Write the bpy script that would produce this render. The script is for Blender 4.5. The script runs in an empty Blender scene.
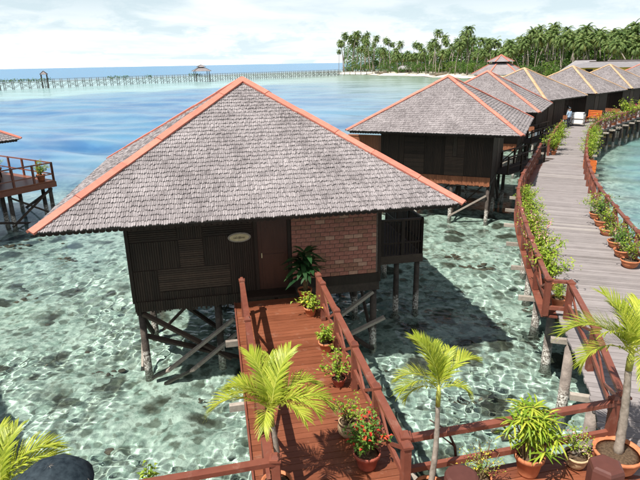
import bpy, math, random
import numpy as np
from mathutils import Vector, Matrix

# ------------------------------------------------------------------ camera, sky, sun, exposure
SC = bpy.context.scene
COL = SC.collection
F_PX, PITCH, ROLL, CAM_H = 541.0, math.radians(18.127), math.radians(-1.086), 8.0
_F = Vector((0, math.cos(PITCH), -math.sin(PITCH)))
_U0 = Vector((0, math.sin(PITCH), math.cos(PITCH)))
_X = Vector((1, 0, 0)) * math.cos(ROLL) + _U0 * math.sin(ROLL)
_U = _U0 * math.cos(ROLL) - Vector((1, 0, 0)) * math.sin(ROLL)
cam_d = bpy.data.cameras.new('camera')
cam = bpy.data.objects.new('camera', cam_d)
COL.objects.link(cam)
cam_d.sensor_width = 36.0
cam_d.lens = F_PX / 640.0 * 36.0
cam_d.clip_start = 0.1
cam_d.clip_end = 40000
M = Matrix((( _X.x, _U.x, -_F.x, 0), (_X.y, _U.y, -_F.y, 0), (_X.z, _U.z, -_F.z, CAM_H), (0, 0, 0, 1)))
cam.matrix_world = M
SC.camera = cam

SUN_EL = math.radians(58.5)
SUN_AZ = (0.745, 0.66)                      # horizontal direction in which shadows fall
world = bpy.data.worlds.new("World")
SC.world = world
world.use_nodes = True
wn, wl = world.node_tree.nodes, world.node_tree.links
wbg = wn['Background']
sky = wn.new('ShaderNodeTexSky')
sky.sky_type = 'NISHITA'
sky.sun_disc = False
sky.sun_elevation = SUN_EL
sky.sun_rotation = math.atan2(-SUN_AZ[0], -SUN_AZ[1])
sky.air_density = 1.0
sky.dust_density = 1.0
sky.ozone_density = 1.6
wtc = wn.new('ShaderNodeTexCoord')
wsep = wn.new('ShaderNodeSeparateXYZ'); wl.new(wtc.outputs['Generated'], wsep.inputs[0])
def wmath(op, a, b=None, clamp=False):
    n = wn.new('ShaderNodeMath'); n.operation = op; n.use_clamp = clamp
    for k, v in enumerate((a, b)):
        if v is None: continue
        if isinstance(v, (int, float)): n.inputs[k].default_value = v
        else: wl.new(v, n.inputs[k])
    return n.outputs[0]
wz = wmath('ADD', wmath('MAXIMUM', wsep.outputs[2], 0.0), 0.07)
wcomb = wn.new('ShaderNodeCombineXYZ')
wl.new(wmath('DIVIDE', wsep.outputs[0], wz), wcomb.inputs[0])
wl.new(wmath('DIVIDE', wsep.outputs[1], wz), wcomb.inputs[1])
wnz = wn.new('ShaderNodeTexNoise'); wnz.inputs['Scale'].default_value = 0.30; wnz.inputs['Detail'].default_value = 9
wnz.inputs['Roughness'].default_value = 0.55; wnz.inputs['Distortion'].default_value = 0.35
wl.new(wcomb.outputs[0], wnz.inputs['Vector'])
wr = wn.new('ShaderNodeValToRGB')
wr.color_ramp.elements[0].position = 0.46; wr.color_ramp.elements[0].color = (0.0, 0.0, 0.0, 1)
wr.color_ramp.elements[1].position = 0.64; wr.color_ramp.elements[1].color = (1, 1, 1, 1)
wl.new(wnz.outputs['Fac'], wr.inputs[0])
# low cumulus heaps standing over the horizon
wmap = wn.new('ShaderNodeMapping'); wmap.inputs['Scale'].default_value = (9.0, 9.0, 26.0)
wl.new(wtc.outputs['Generated'], wmap.inputs[0])
wn2 = wn.new('ShaderNodeTexNoise'); wn2.inputs['Scale'].default_value = 1.0; wn2.inputs['Detail'].default_value = 8
wn2.inputs['Roughness'].default_value = 0.6
wl.new(wmap.outputs[0], wn2.inputs['Vector'])
wr2 = wn.new('ShaderNodeValToRGB')
wr2.color_ramp.elements[0].position = 0.46; wr2.color_ramp.elements[0].color = (0, 0, 0, 1)
wr2.color_ramp.elements[1].position = 0.56; wr2.color_ramp.elements[1].color = (1, 1, 1, 1)
wl.new(wn2.outputs['Fac'], wr2.inputs[0])
low = wmath('SUBTRACT', 1.0, wmath('MULTIPLY', wsep.outputs[2], 9.0, True), True)
veil = wmath('MULTIPLY', wmath('SUBTRACT', 1.0, wmath('MULTIPLY', wsep.outputs[2], 2.4, True), True), 0.92)
whaze = wn.new('ShaderNodeMixRGB'); wl.new(veil, whaze.inputs[0]); wl.new(sky.outputs[0], whaze.inputs[1])
whaze.inputs[2].default_value = (11.4, 13.6, 14.6, 1)            # bright humid haze towards the horizon
wcov = wmath('MAXIMUM', wr.outputs[0], wmath('MULTIPLY', wr2.outputs[0], low), True)
wshade = wn.new('ShaderNodeMixRGB')                           # cloud white, a little bluer where thick
wshade.inputs[1].default_value = (15.0, 15.4, 15.6, 1)
wshade.inputs[2].default_value = (17.0, 17.1, 17.2, 1)
wn3 = wn.new('ShaderNodeTexNoise'); wn3.inputs['Scale'].default_value = 1.1; wn3.inputs['Detail'].default_value = 7
wl.new(wcomb.outputs[0], wn3.inputs['Vector'])
wr3 = wn.new('ShaderNodeValToRGB'); wr3.color_ramp.elements[0].position = 0.38; wr3.color_ramp.elements[1].position = 0.55
wl.new(wn3.outputs['Fac'], wr3.inputs[0]); wl.new(wr3.outputs[0], wshade.inputs[0])
wmix = wn.new('ShaderNodeMixRGB')
wl.new(wcov, wmix.inputs[0]); wl.new(whaze.outputs[0], wmix.inputs[1]); wl.new(wshade.outputs[0], wmix.inputs[2])
wl.new(wmix.outputs[0], wbg.inputs[0])
wbg.inputs[1].default_value = 0.051

sun_d = bpy.data.lights.new('sun', 'SUN')
sun_d.energy = 5.0
sun_d.angle = math.radians(0.5)
sun_d.color = (1.0, 0.955, 0.89)
sun_d.cycles.is_caustics_light = True
sun = bpy.data.objects.new('sun', sun_d)
COL.objects.link(sun)
_sd = Vector((SUN_AZ[0] * math.cos(SUN_EL), SUN_AZ[1] * math.cos(SUN_EL), -math.sin(SUN_EL)))
sun.rotation_euler = _sd.to_track_quat('-Z', 'Y').to_euler()
sun.location = (-20, -20, 40)

SC.view_settings.view_transform = 'Standard'
SC.view_settings.look = 'None'
SC.view_settings.gamma = 1.0
SC.view_settings.use_curve_mapping = False
SC.view_settings.exposure = 0.58
SC.render.engine = 'CYCLES'
SC.cycles.use_denoising = True
SC.cycles.max_bounces = 7
SC.cycles.diffuse_bounces = 3
SC.cycles.glossy_bounces = 3
SC.cycles.transmission_bounces = 5
SC.cycles.transparent_max_bounces = 6
SC.cycles.sample_clamp_indirect = 6.0
SC.cycles.caustics_reflective = False

WATER_Z = 0.45
DECK = 2.37
EAVE = 4.86
RND = random.Random(7)
NPR = np.random.default_rng(11)

# ------------------------------------------------------------------ helpers
def un(u, v, z):
    """photo pixel -> the point at height z that it looks at"""
    d = _X * ((u - 320) / F_PX) + _F - _U * ((v - 240) / F_PX)
    t = (z - CAM_H) / d.z
    return Vector((0, 0, CAM_H)) + d * t

def at_y(u, v, y):
    d = _X * ((u - 320) / F_PX) + _F - _U * ((v - 240) / F_PX)
    return Vector((0, 0, CAM_H)) + d * (y / d.y)

class MB:
    def __init__(s): s.v = []; s.f = []
    def quad(s, a, b, c, d):
        n = len(s.v); s.v += [tuple(a), tuple(b), tuple(c), tuple(d)]; s.f.append((n, n+1, n+2, n+3))
    def poly(s, pts):
        n = len(s.v); s.v += [tuple(p) for p in pts]; s.f.append(tuple(range(n, n+len(pts))))
    def hexa(s, p):
        n = len(s.v); s.v += [tuple(q) for q in p]
        s.f += [tuple(n+i for i in q) for q in ((3,2,1,0),(4,5,6,7),(0,1,5,4),(1,2,6,5),(2,3,7,6),(3,0,4,7))]
    def box(s, x0, x1, y0, y1, z0, z1):
        s.hexa([(x0,y0,z0),(x1,y0,z0),(x1,y1,z0),(x0,y1,z0),(x0,y0,z1),(x1,y0,z1),(x1,y1,z1),(x0,y1,z1)])
    def beam(s, p, q, w, h=None, up=(0,0,1), w2=None):
        h = h or w; p = Vector(p); q = Vector(q); d = (q-p).normalized(); up = Vector(up)
        if abs(d.dot(up)) > 0.99: up = Vector((1,0,0)) if abs(d.x) < 0.9 else Vector((0,1,0))
        r = d.cross(up).normalized(); u = r.cross(d)
        k = (w2 / w) if w2 else 1.0
        a = [p - r*w/2 - u*h/2, p + r*w/2 - u*h/2, p + r*w/2 + u*h/2, p - r*w/2 + u*h/2]
        b = [q - r*w*k/2 - u*h*k/2, q + r*w*k/2 - u*h*k/2, q + r*w*k/2 + u*h*k/2, q - r*w*k/2 + u*h*k/2]
        n = len(s.v); s.v += [tuple(x) for x in a+b]
        s.f += [tuple(n+i for i in t) for t in ((0,1,2,3),(7,6,5,4),(0,4,5,1),(1,5,6,2),(2,6,7,3),(3,7,4,0))]
    def tube(s, pts, radii, seg=8, cap=True):
        pts = [Vector(p) for p in pts]; n0 = len(s.v); m = len(pts)
        for i, p in enumerate(pts):
            d = (pts[min(i+1, m-1)] - pts[max(i-1, 0)]).normalized()
            a = d.cross(Vector((0.31, 0.95, 0.02))).normalized(); b = d.cross(a)
            for k in range(seg):
                t = 2*math.pi*k/seg
                s.v.append(tuple(p + (a*math.cos(t) + b*math.sin(t))*radii[i]))
        for i in range(m-1):
            for k in range(seg):
                k2 = (k+1) % seg
                s.f.append((n0+i*seg+k, n0+i*seg+k2, n0+(i+1)*seg+k2, n0+(i+1)*seg+k))
        if cap:
            s.f.append(tuple(n0+k for k in range(seg))[::-1]); s.f.append(tuple(n0+(m-1)*seg+k for k in range(seg)))
    def lathe(s, prof, seg=20, c=(0,0,0)):
        n0 = len(s.v); m = len(prof)
        for r, z in prof:
            for k in range(seg):
                t = 2*math.pi*k/seg; s.v.append((c[0]+r*math.cos(t), c[1]+r*math.sin(t), c[2]+z))
        for i in range(m-1):
            for k in range(seg):
                k2 = (k+1) % seg
                s.f.append((n0+i*seg+k, n0+i*seg+k2, n0+(i+1)*seg+k2, n0+(i+1)*seg+k))
        if prof[0][0] > 1e-4: s.f.append(tuple(n0+k for k in range(seg))[::-1])
        if prof[-1][0] > 1e-4: s.f.append(tuple(n0+(m-1)*seg+k for k in range(seg)))
    def mesh(s, name, mat, smooth=False):
        me = bpy.data.meshes.new(name); me.from_pydata(s.v, [], s.f)
        if mat: me.materials.append(mat)
        if smooth: me.shade_smooth()
        me.update(); return me
    def build(s, name, mat, parent=None, smooth=False, kind=None):
        return link(name, s.mesh(name, mat, smooth), parent, kind)

def link(name, me, parent=None, kind=None, loc=None, rot=None, scale=None):
    o = bpy.data.objects.new(name, me); COL.objects.link(o)
    if parent: o.parent = parent
    if kind: o['kind'] = kind
    if loc is not None: o.location = loc
    if rot is not None: o.rotation_euler = rot
    if scale is not None: o.scale = scale if hasattr(scale, '__len__') else (scale,)*3
    return o

def tag(o, label, cat, group=None):
    o['label'] = label; o['category'] = cat
    if group: o['group'] = group
    return o

def thing(name, label, cat, loc=(0,0,0), rz=0.0, group=None):
    o = bpy.data.objects.new(name, None); COL.objects.link(o)
    o.empty_display_size = 0.2
    o.location = loc; o.rotation_euler = (0, 0, rz)
    return tag(o, label, cat, group)

def receiver(o):
    o.cycles.is_caustics_receiver = True
    return o

def copy_tree(o, parent=None):
    c = o.copy(); COL.objects.link(c); c.parent = parent
    for ch in o.children: copy_tree(ch, c)
    return c

# ------------------------------------------------------------------ materials
def new_mat(name):
    m = bpy.data.materials.new(name); m.use_nodes = True
    nt = m.node_tree; return m, nt.nodes, nt.links, nt.nodes['Principled BSDF']

def ramp(nodes, stops):
    r = nodes.new('ShaderNodeValToRGB'); e = r.color_ramp.elements
    while len(e) < len(stops): e.new(0.5)
    for k, (p, c) in enumerate(stops):
        e[k].position = p; e[k].color = (c[0], c[1], c[2], 1) if len(c) == 3 else c
    return r

def wood_mat(name, c1, c2, rough=0.6, grain=(2, 40, 2), island=0.35, bump=0.25, spec=0.3, coord='Object', wear=None, big=(1.7, 0.6)):
    """painted or weathered timber: streaks along the grain, board to board change, faint relief"""
    m, N, L, b = new_mat(name)
    tc = N.new('ShaderNodeTexCoord'); mp = N.new('ShaderNodeMapping'); mp.inputs['Scale'].default_value = grain
    L.new(tc.outputs[coord], mp.inputs[0])
    nz = N.new('ShaderNodeTexNoise'); nz.inputs['Scale'].default_value = 1.0; nz.inputs['Detail'].default_value = 6; nz.inputs['Roughness'].default_value = 0.65
    L.new(mp.outputs[0], nz.inputs['Vector'])
    n2 = N.new('ShaderNodeTexNoise'); n2.inputs['Scale'].default_value = big[0]; n2.inputs['Detail'].default_value = 5
    L.new(tc.outputs[coord], n2.inputs['Vector'])
    g = N.new('ShaderNodeNewGeometry'); oi = N.new('ShaderNodeObjectInfo')
    a = N.new('ShaderNodeMath'); a.operation = 'ADD'; L.new(g.outputs['Random Per Island'], a.inputs[0]); L.new(oi.outputs['Random'], a.inputs[1])
    fr = N.new('ShaderNodeMath'); fr.operation = 'FRACT'; L.new(a.outputs[0], fr.inputs[0])
    mx = N.new('ShaderNodeMath'); mx.operation = 'MULTIPLY_ADD'; L.new(fr.outputs[0], mx.inputs[0]); mx.inputs[1].default_value = island
    L.new(nz.outputs['Fac'], mx.inputs[2])
    ad = N.new('ShaderNodeMath'); ad.operation = 'MULTIPLY_ADD'; L.new(n2.outputs['Fac'], ad.inputs[0]); ad.inputs[1].default_value = big[1]; L.new(mx.outputs[0], ad.inputs[2])
    mr = N.new('ShaderNodeMapRange'); mr.inputs[1].default_value = 0.25 + big[1]*0.5; mr.inputs[2].default_value = 0.75 + big[1]*0.5 + island*0.8; L.new(ad.outputs[0], mr.inputs[0])
    r = ramp(N, [(0.0, c1), (1.0, c2)]); L.new(mr.outputs[0], r.inputs[0])
    if wear:
        n3 = N.new('ShaderNodeTexNoise'); n3.inputs['Scale'].default_value = 4.5; n3.inputs['Detail'].default_value = 8; n3.inputs['Roughness'].default_value = 0.72
        gp = N.new('ShaderNodeNewGeometry'); L.new(gp.outputs['Position'], n3.inputs['Vector'])
        mw = N.new('ShaderNodeMapRange'); mw.inputs[1].default_value = 0.56; mw.inputs[2].default_value = 0.70; mw.inputs[4].default_value = 0.8; L.new(n3.outputs['Fac'], mw.inputs[0])
        xw = N.new('ShaderNodeMixRGB'); L.new(mw.outputs[0], xw.inputs[0]); L.new(r.outputs[0], xw.inputs[1]); xw.inputs[2].default_value = (*wear, 1); L.new(xw.outputs[0], b.inputs['Base Color'])
    else: L.new(r.outputs[0], b.inputs['Base Color'])
    b.inputs['Roughness'].default_value = rough; b.inputs['Specular IOR Level'].default_value = spec
    bp = N.new('ShaderNodeBump'); bp.inputs['Strength'].default_value = bump; bp.inputs['Distance'].default_value = 0.01
    L.new(nz.outputs['Fac'], bp.inputs['Height']); L.new(bp.outputs[0], b.inputs['Normal'])
    return m

def simple_mat(name, c1, c2, rough=0.7, scale=6.0, spec=0.3, bump=0.1, island=0.0):
    m, N, L, b = new_mat(name)
    tc = N.new('ShaderNodeTexCoord')
    nz = N.new('ShaderNodeTexNoise'); nz.inputs['Scale'].default_value = scale; nz.inputs['Detail'].default_value = 6; nz.inputs['Roughness'].default_value = 0.6
    L.new(tc.outputs['Object'], nz.inputs['Vector'])
    mr = N.new('ShaderNodeMapRange'); mr.inputs[1].default_value = 0.3; mr.inputs[2].default_value = 0.7
    if island:
        g = N.new('ShaderNodeNewGeometry'); ma = N.new('ShaderNodeMath'); ma.operation = 'MULTIPLY_ADD'
        L.new(g.outputs['Random Per Island'], ma.inputs[0]); ma.inputs[1].default_value = island; L.new(nz.outputs['Fac'], ma.inputs[2])
        L.new(ma.outputs[0], mr.inputs[0]); mr.inputs[2].default_value = 0.7 + island
    else: L.new(nz.outputs['Fac'], mr.inputs[0])
    r = ramp(N, [(0, c1), (1, c2)]); L.new(mr.outputs[0], r.inputs[0]); L.new(r.outputs[0], b.inputs['Base Color'])
    b.inputs['Roughness'].default_value = rough; b.inputs['Specular IOR Level'].default_value = spec
    if bump:
        bp = N.new('ShaderNodeBump'); bp.inputs['Strength'].default_value = bump; bp.inputs['Distance'].default_value = 0.01
        L.new(nz.outputs['Fac'], bp.inputs['Height']); L.new(bp.outputs[0], b.inputs['Normal'])
    return m

def leaf_mat(name, cols, rough=0.5, trans=0.35, spec=0.35):
    m, N, L, b = new_mat(name)
    g = N.new('ShaderNodeNewGeometry'); oi = N.new('ShaderNodeObjectInfo')
    a = N.new('ShaderNodeMath'); a.operation = 'MULTIPLY_ADD'; L.new(oi.outputs['Random'], a.inputs[0]); a.inputs[1].default_value = 0.25
    L.new(g.outputs['Random Per Island'], a.inputs[2])
    mr = N.new('ShaderNodeMapRange'); mr.inputs[2].default_value = 1.25; L.new(a.outputs[0], mr.inputs[0])
    r = ramp(N, [(i/(len(cols)-1), c) for i, c in enumerate(cols)]); L.new(mr.outputs[0], r.inputs[0])
    L.new(r.outputs[0], b.inputs['Base Color']); b.inputs['Roughness'].default_value = rough; b.inputs['Specular IOR Level'].default_value = spec
    tr = N.new('ShaderNodeBsdfTranslucent'); L.new(r.outputs[0], tr.inputs['Color'])
    mx = N.new('ShaderNodeMixShader'); mx.inputs[0].default_value = trans
    L.new(b.outputs[0], mx.inputs[1]); L.new(tr.outputs[0], mx.inputs[2])
    L.new(mx.outputs[0], N['Material Output'].inputs['Surface'])
    return m

def pile_mat(name, dry, dry2):
    """timber pile: dark wood above, pale barnacle crust with an uneven upper edge near the water"""
    m, N, L, b = new_mat(name)
    g = N.new('ShaderNodeNewGeometry'); sp = N.new('ShaderNodeSeparateXYZ'); L.new(g.outputs['Position'], sp.inputs[0])
    nz = N.new('ShaderNodeTexNoise'); nz.inputs['Scale'].default_value = 5.0; nz.inputs['Detail'].default_value = 6; L.new(g.outputs['Position'], nz.inputs['Vector'])
    n2 = N.new('ShaderNodeTexNoise'); n2.inputs['Scale'].default_value = 22.0; n2.inputs['Detail'].default_value = 4; L.new(g.outputs['Position'], n2.inputs['Vector'])
    h = N.new('ShaderNodeMath'); h.operation = 'MULTIPLY_ADD'; L.new(nz.outputs['Fac'], h.inputs[0]); h.inputs[1].default_value = -0.9; L.new(sp.outputs[2], h.inputs[2])
    mr = N.new('ShaderNodeMapRange'); mr.inputs[1].default_value = 0.62; mr.inputs[2].default_value = 0.38; L.new(h.outputs[0], mr.inputs[0])
    crust = ramp(N, [(0.36, (0.06, 0.05, 0.04)), (0.5, (0.33, 0.30, 0.26)), (0.62, (0.62, 0.60, 0.55))]); L.new(n2.outputs['Fac'], crust.inputs[0])
    wood = ramp(N, [(0.3, dry), (0.7, dry2)]); L.new(nz.outputs['Fac'], wood.inputs[0])
    mx = N.new('ShaderNodeMixRGB'); L.new(mr.outputs[0], mx.inputs[0]); L.new(wood.outputs[0], mx.inputs[1]); L.new(crust.outputs[0], mx.inputs[2])
    L.new(mx.outputs[0], b.inputs['Base Color']); b.inputs['Roughness'].default_value = 0.85
    bp = N.new('ShaderNodeBump'); bp.inputs['Strength'].default_value = 0.6; bp.inputs['Distance'].default_value = 0.03; L.new(n2.outputs['Fac'], bp.inputs['Height']); L.new(bp.outputs[0], b.inputs['Normal'])
    return m

M_SHINGLE = wood_mat('weathered grey shingle', (0.155, 0.137, 0.137), (0.335, 0.303, 0.302), 0.85, (3, 3, 3), 0.32, 0.3, 0.15, big=(0.9, 0.9))
M_SHEATH = wood_mat('dark roof boarding', (0.05, 0.042, 0.038), (0.10, 0.085, 0.08), 0.9)
M_HIP = wood_mat('salmon hip board paint', (0.42, 0.135, 0.095), (0.64, 0.225, 0.16), 0.7, (5, 5, 5), 0.30, 0.25, wear=(0.22, 0.13, 0.10))
M_HIP_Y = wood_mat('ochre hip board paint', (0.40, 0.245, 0.135), (0.56, 0.37, 0.22), 0.7, (5, 5, 5), 0.30, 0.25, wear=(0.22, 0.13, 0.10))
M_DARK = wood_mat('dark brown cladding', (0.013, 0.008, 0.0055), (0.042, 0.025, 0.017), 0.62, (30, 30, 3), 0.5)
M_CLAD2 = wood_mat('mid brown cladding', (0.028, 0.018, 0.013), (0.075, 0.046, 0.032), 0.6, (30, 30, 3), 0.5)
M_DOOR = wood_mat('red brown door varnish', (0.028, 0.011, 0.007), (0.064, 0.026, 0.016), 0.42, (18, 18, 2), 0.3, 0.15, 0.45)
M_SKIRT = wood_mat('rust brown skirt boards', (0.17, 0.060, 0.030), (0.33, 0.125, 0.06), 0.65, (12, 12, 2), 0.5)
M_RED = wood_mat('red brown deck paint', (0.125, 0.038, 0.018), (0.25, 0.084, 0.042), 0.40, (3, 26, 3), 0.45, 0.2, 0.4, wear=(0.27, 0.135, 0.09))
M_RAIL = wood_mat('red brown rail paint', (0.125, 0.037, 0.024), (0.23, 0.076, 0.047), 0.45, (5, 5, 5), 0.35, 0.2, 0.4, wear=(0.25, 0.13, 0.095))
M_BOLL = wood_mat('dark brown bollard paint', (0.075, 0.026, 0.020), (0.125, 0.045, 0.034), 0.45, (5, 5, 5), 0.2, 0.15, 0.45)
M_GREY = wood_mat('sun bleached grey planks', (0.17, 0.150, 0.145), (0.315, 0.283, 0.274), 0.8, (3, 30, 3), 0.38, 0.3, 0.2)
M_GREY2 = wood_mat('paler replaced plank', (0.24, 0.215, 0.20), (0.38, 0.345, 0.32), 0.8, (3, 30, 3), 0.3, 0.3, 0.2)
M_GREY3 = wood_mat('darker damp plank', (0.11, 0.095, 0.09), (0.21, 0.185, 0.175), 0.75, (3, 30, 3), 0.3, 0.3, 0.25)
M_BEAM = wood_mat('grey weathered beam', (0.17, 0.14, 0.115), (0.42, 0.37, 0.31), 0.85, (14, 14, 14), 0.4)
M_BEAMD = wood_mat('dark bearer timber', (0.03, 0.022, 0.018), (0.085, 0.06, 0.046), 0.8, (14, 14, 14), 0.4)
M_PILE = pile_mat('barnacled dark pile', (0.030, 0.022, 0.018), (0.085, 0.065, 0.052))
M_PILEG = pile_mat('barnacled grey pile', (0.13, 0.105, 0.09), (0.30, 0.25, 0.215))
M_BRICK = simple_mat('red brick', (0.27, 0.10, 0.072), (0.44, 0.19, 0.14), 0.85, 14, 0.2, 0.5)
M_BRICK2 = simple_mat('brown brick', (0.20, 0.095, 0.065), (0.38, 0.18, 0.12), 0.85, 14, 0.2, 0.5)
M_BRICK3 = simple_mat('buff brick', (0.38, 0.20, 0.14), (0.52, 0.30, 0.21), 0.85, 14, 0.2, 0.5)
M_MORTAR = simple_mat('mortar', (0.11, 0.085, 0.07), (0.20, 0.16, 0.135), 0.95, 20, 0.1, 0.4)
M_TERRA = simple_mat('terracotta', (0.40, 0.135, 0.060), (0.58, 0.22, 0.105), 0.75, 9, 0.25, 0.2)
M_TERRA_RED = simple_mat('red glazed clay', (0.24, 0.055, 0.035), (0.40, 0.11, 0.07), 0.5, 9, 0.4, 0.2)
M_BEIGE = simple_mat('beige clay', (0.42, 0.29, 0.16), (0.60, 0.44, 0.27), 0.7, 9, 0.3, 0.2)
M_SOIL = simple_mat('pot soil', (0.045, 0.03, 0.02), (0.14, 0.095, 0.06), 0.95, 30, 0.1, 0.8)
M_BARK = simple_mat('palm bark', (0.17, 0.14, 0.11), (0.36, 0.31, 0.26), 0.85, 12, 0.2, 0.5)
M_STEM = simple_mat('plant stem', (0.10, 0.075, 0.035), (0.24, 0.17, 0.09), 0.8, 12, 0.2, 0.3)
M_LEAF_Y = leaf_mat('lime leaves', [(0.10, 0.20, 0.015), (0.28, 0.40, 0.035), (0.46, 0.52, 0.07)])
M_LEAF_G = leaf_mat('green leaves', [(0.045, 0.115, 0.015), (0.10, 0.215, 0.03), (0.20, 0.33, 0.05)])
M_LEAF_D = leaf_mat('dark green leaves', [(0.010, 0.035, 0.012), (0.022, 0.065, 0.02), (0.045, 0.10, 0.03)], 0.35, 0.2, 0.5)
M_FROND = leaf_mat('palm frond', [(0.20, 0.27, 0.025), (0.40, 0.47, 0.05), (0.62, 0.62, 0.10)], 0.45, 0.4)
M_RHAPIS = leaf_mat('striped strap leaves', [(0.08, 0.19, 0.02), (0.28, 0.40, 0.03), (0.60, 0.60, 0.08)], 0.45, 0.35)
M_RACHIS = simple_mat('frond stalk', (0.30, 0.34, 0.06), (0.45, 0.45, 0.10), 0.5, 12, 0.3, 0)
M_PALMFAR = leaf_mat('coconut fronds', [(0.050, 0.100, 0.030), (0.125, 0.19, 0.05), (0.27, 0.31, 0.11)], 0.6, 0.25, 0.25)
M_PALMOLD = leaf_mat('old coconut fronds', [(0.10, 0.12, 0.03), (0.19, 0.20, 0.05), (0.26, 0.23, 0.08)], 0.6, 0.25, 0.25)
M_TREE = leaf_mat('broad leaves', [(0.030, 0.080, 0.018), (0.08, 0.16, 0.030), (0.16, 0.25, 0.05)], 0.6, 0.25, 0.25)
M_TREE2 = leaf_mat('bright broad leaves', [(0.05, 0.11, 0.015), (0.11, 0.20, 0.03), (0.21, 0.30, 0.05)], 0.6, 0.25, 0.25)
M_FL_RED = leaf_mat('red petals', [(0.60, 0.03, 0.02), (0.80, 0.10, 0.04)], 0.5, 0.3)
M_FL_PINK = leaf_mat('pink petals', [(0.62, 0.22, 0.24), (0.80, 0.50, 0.45)], 0.5, 0.3)
M_FL_YEL = leaf_mat('yellow petals', [(0.75, 0.55, 0.03), (0.85, 0.70, 0.10)], 0.5, 0.3)
M_FL_MAG = leaf_mat('magenta petals', [(0.42, 0.03, 0.12), (0.62, 0.09, 0.22)], 0.5, 0.3)
M_ORANGE = wood_mat('orange varnished wood', (0.45, 0.10, 0.02), (0.66, 0.19, 0.05), 0.5, (6, 6, 6), 0.3, 0.1)
M_WHITE = simple_mat('white linen', (0.74, 0.75, 0.77), (0.84, 0.85, 0.86), 0.9, 8, 0.1, 0.2)
M_BLUEW = simple_mat('pale blue cotton', (0.30, 0.40, 0.52), (0.42, 0.53, 0.65), 0.9, 10, 0.1, 0.2)
M_SKIN = simple_mat('skin', (0.30, 0.16, 0.10), (0.38, 0.21, 0.14), 0.6, 8, 0.3, 0)
M_NAVY = simple_mat('dark trousers', (0.02, 0.022, 0.03), (0.05, 0.05, 0.065), 0.9, 10, 0.1, 0.2)
M_BLACK = simple_mat('black glaze', (0.006, 0.010, 0.014), (0.020, 0.030, 0.040), 0.22, 5, 0.6, 0.2)
M_CREAM = simple_mat('cream plaque', (0.45, 0.36, 0.20), (0.62, 0.52, 0.33), 0.6, 10, 0.3, 0.1)
M_YWALL = simple_mat('yellow wall paint', (0.62, 0.38, 0.06), (0.72, 0.48, 0.12), 0.8, 1.5, 0.2, 0)
M_SHEETROOF = wood_mat('grey sheet roof', (0.16, 0.15, 0.155), (0.34, 0.32, 0.32), 0.7, (2, 8, 2), 0.3)
M_STEELPALE = simple_mat('pale jetty timber', (0.24, 0.235, 0.23), (0.37, 0.36, 0.35), 0.8, 2, 0.2, 0)

# ------------------------------------------------------------------ seabed
def grid_axis(lo, hi, a, b, d, g):
    """positions: even step d between a and b, growing by the ratio g outwards to lo and hi"""
    mid = list(np.arange(a, b, d)); L = []; R_ = []; x = a; s = d
    while x > lo: s *= g; x -= s; L.append(x)
    x = mid[-1]; s = d
    while x < hi: s *= g; x += s; R_.append(x)
    return np.array(L[::-1] + mid + R_)

def grid_mesh(name, X, Y, Z, mat, smooth=True):
    nx, ny = len(X), len(Y)
    gx, gy = np.meshgrid(X, Y)
    co = np.stack([gx, gy, Z], -1).reshape(-1, 3).astype(np.float32)
    i = np.arange(nx*ny, dtype=np.int32).reshape(ny, nx)
    q = np.stack([i[:-1, :-1], i[:-1, 1:], i[1:, 1:], i[1:, :-1]], -1).reshape(-1, 4)
    me = bpy.data.meshes.new(name)
    me.vertices.add(nx*ny); me.vertices.foreach_set('co', co.ravel())
    me.loops.add(q.size); me.loops.foreach_set('vertex_index', q.ravel())
    me.polygons.add(len(q)); me.polygons.foreach_set('loop_start', np.arange(0, q.size, 4, dtype=np.int32))
    me.update(calc_edges=True); me.validate()
    if smooth: me.shade_smooth()
    me.materials.append(mat); return me

def sstep(a, b, x): t = np.clip((x-a)/(b-a), 0, 1); return t*t*(3-2*t)

SHORE = [(420, 650), (60, 468), (8, 412), (45, 312), (68, 228), (80, 172), (92, 122), (112, 60), (150, -10)]
def shore_dist(X, Y):
    """signed distance to the island's waterline, positive inland"""
    best = np.full(np.shape(X), 1e9); sign = np.ones(np.shape(X))
    for (x0, y0), (x1, y1) in zip(SHORE[:-1], SHORE[1:]):
        dx, dy = x1-x0, y1-y0; L2 = dx*dx+dy*dy
        t = np.clip(((X-x0)*dx + (Y-y0)*dy)/L2, 0, 1)
        d = np.hypot(X-x0-t*dx, Y-y0-t*dy); s = np.sign((X-x0)*(-dy) + (Y-y0)*dx)
        sign = np.where(d < best, s, sign); best = np.minimum(best, d)
    return best*sign

def seabed_z(X, Y):
    n = -0.707*X + 0.707*Y
    z = -0.16 - 1.6*sstep(18, 60, n) + 1.1*sstep(150, 190, n) - 5*sstep(380, 520, n)
    d = shore_dist(X, Y)
    z = z + sstep(-60, -6, d)*(-0.1 - z)
    return z

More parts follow.
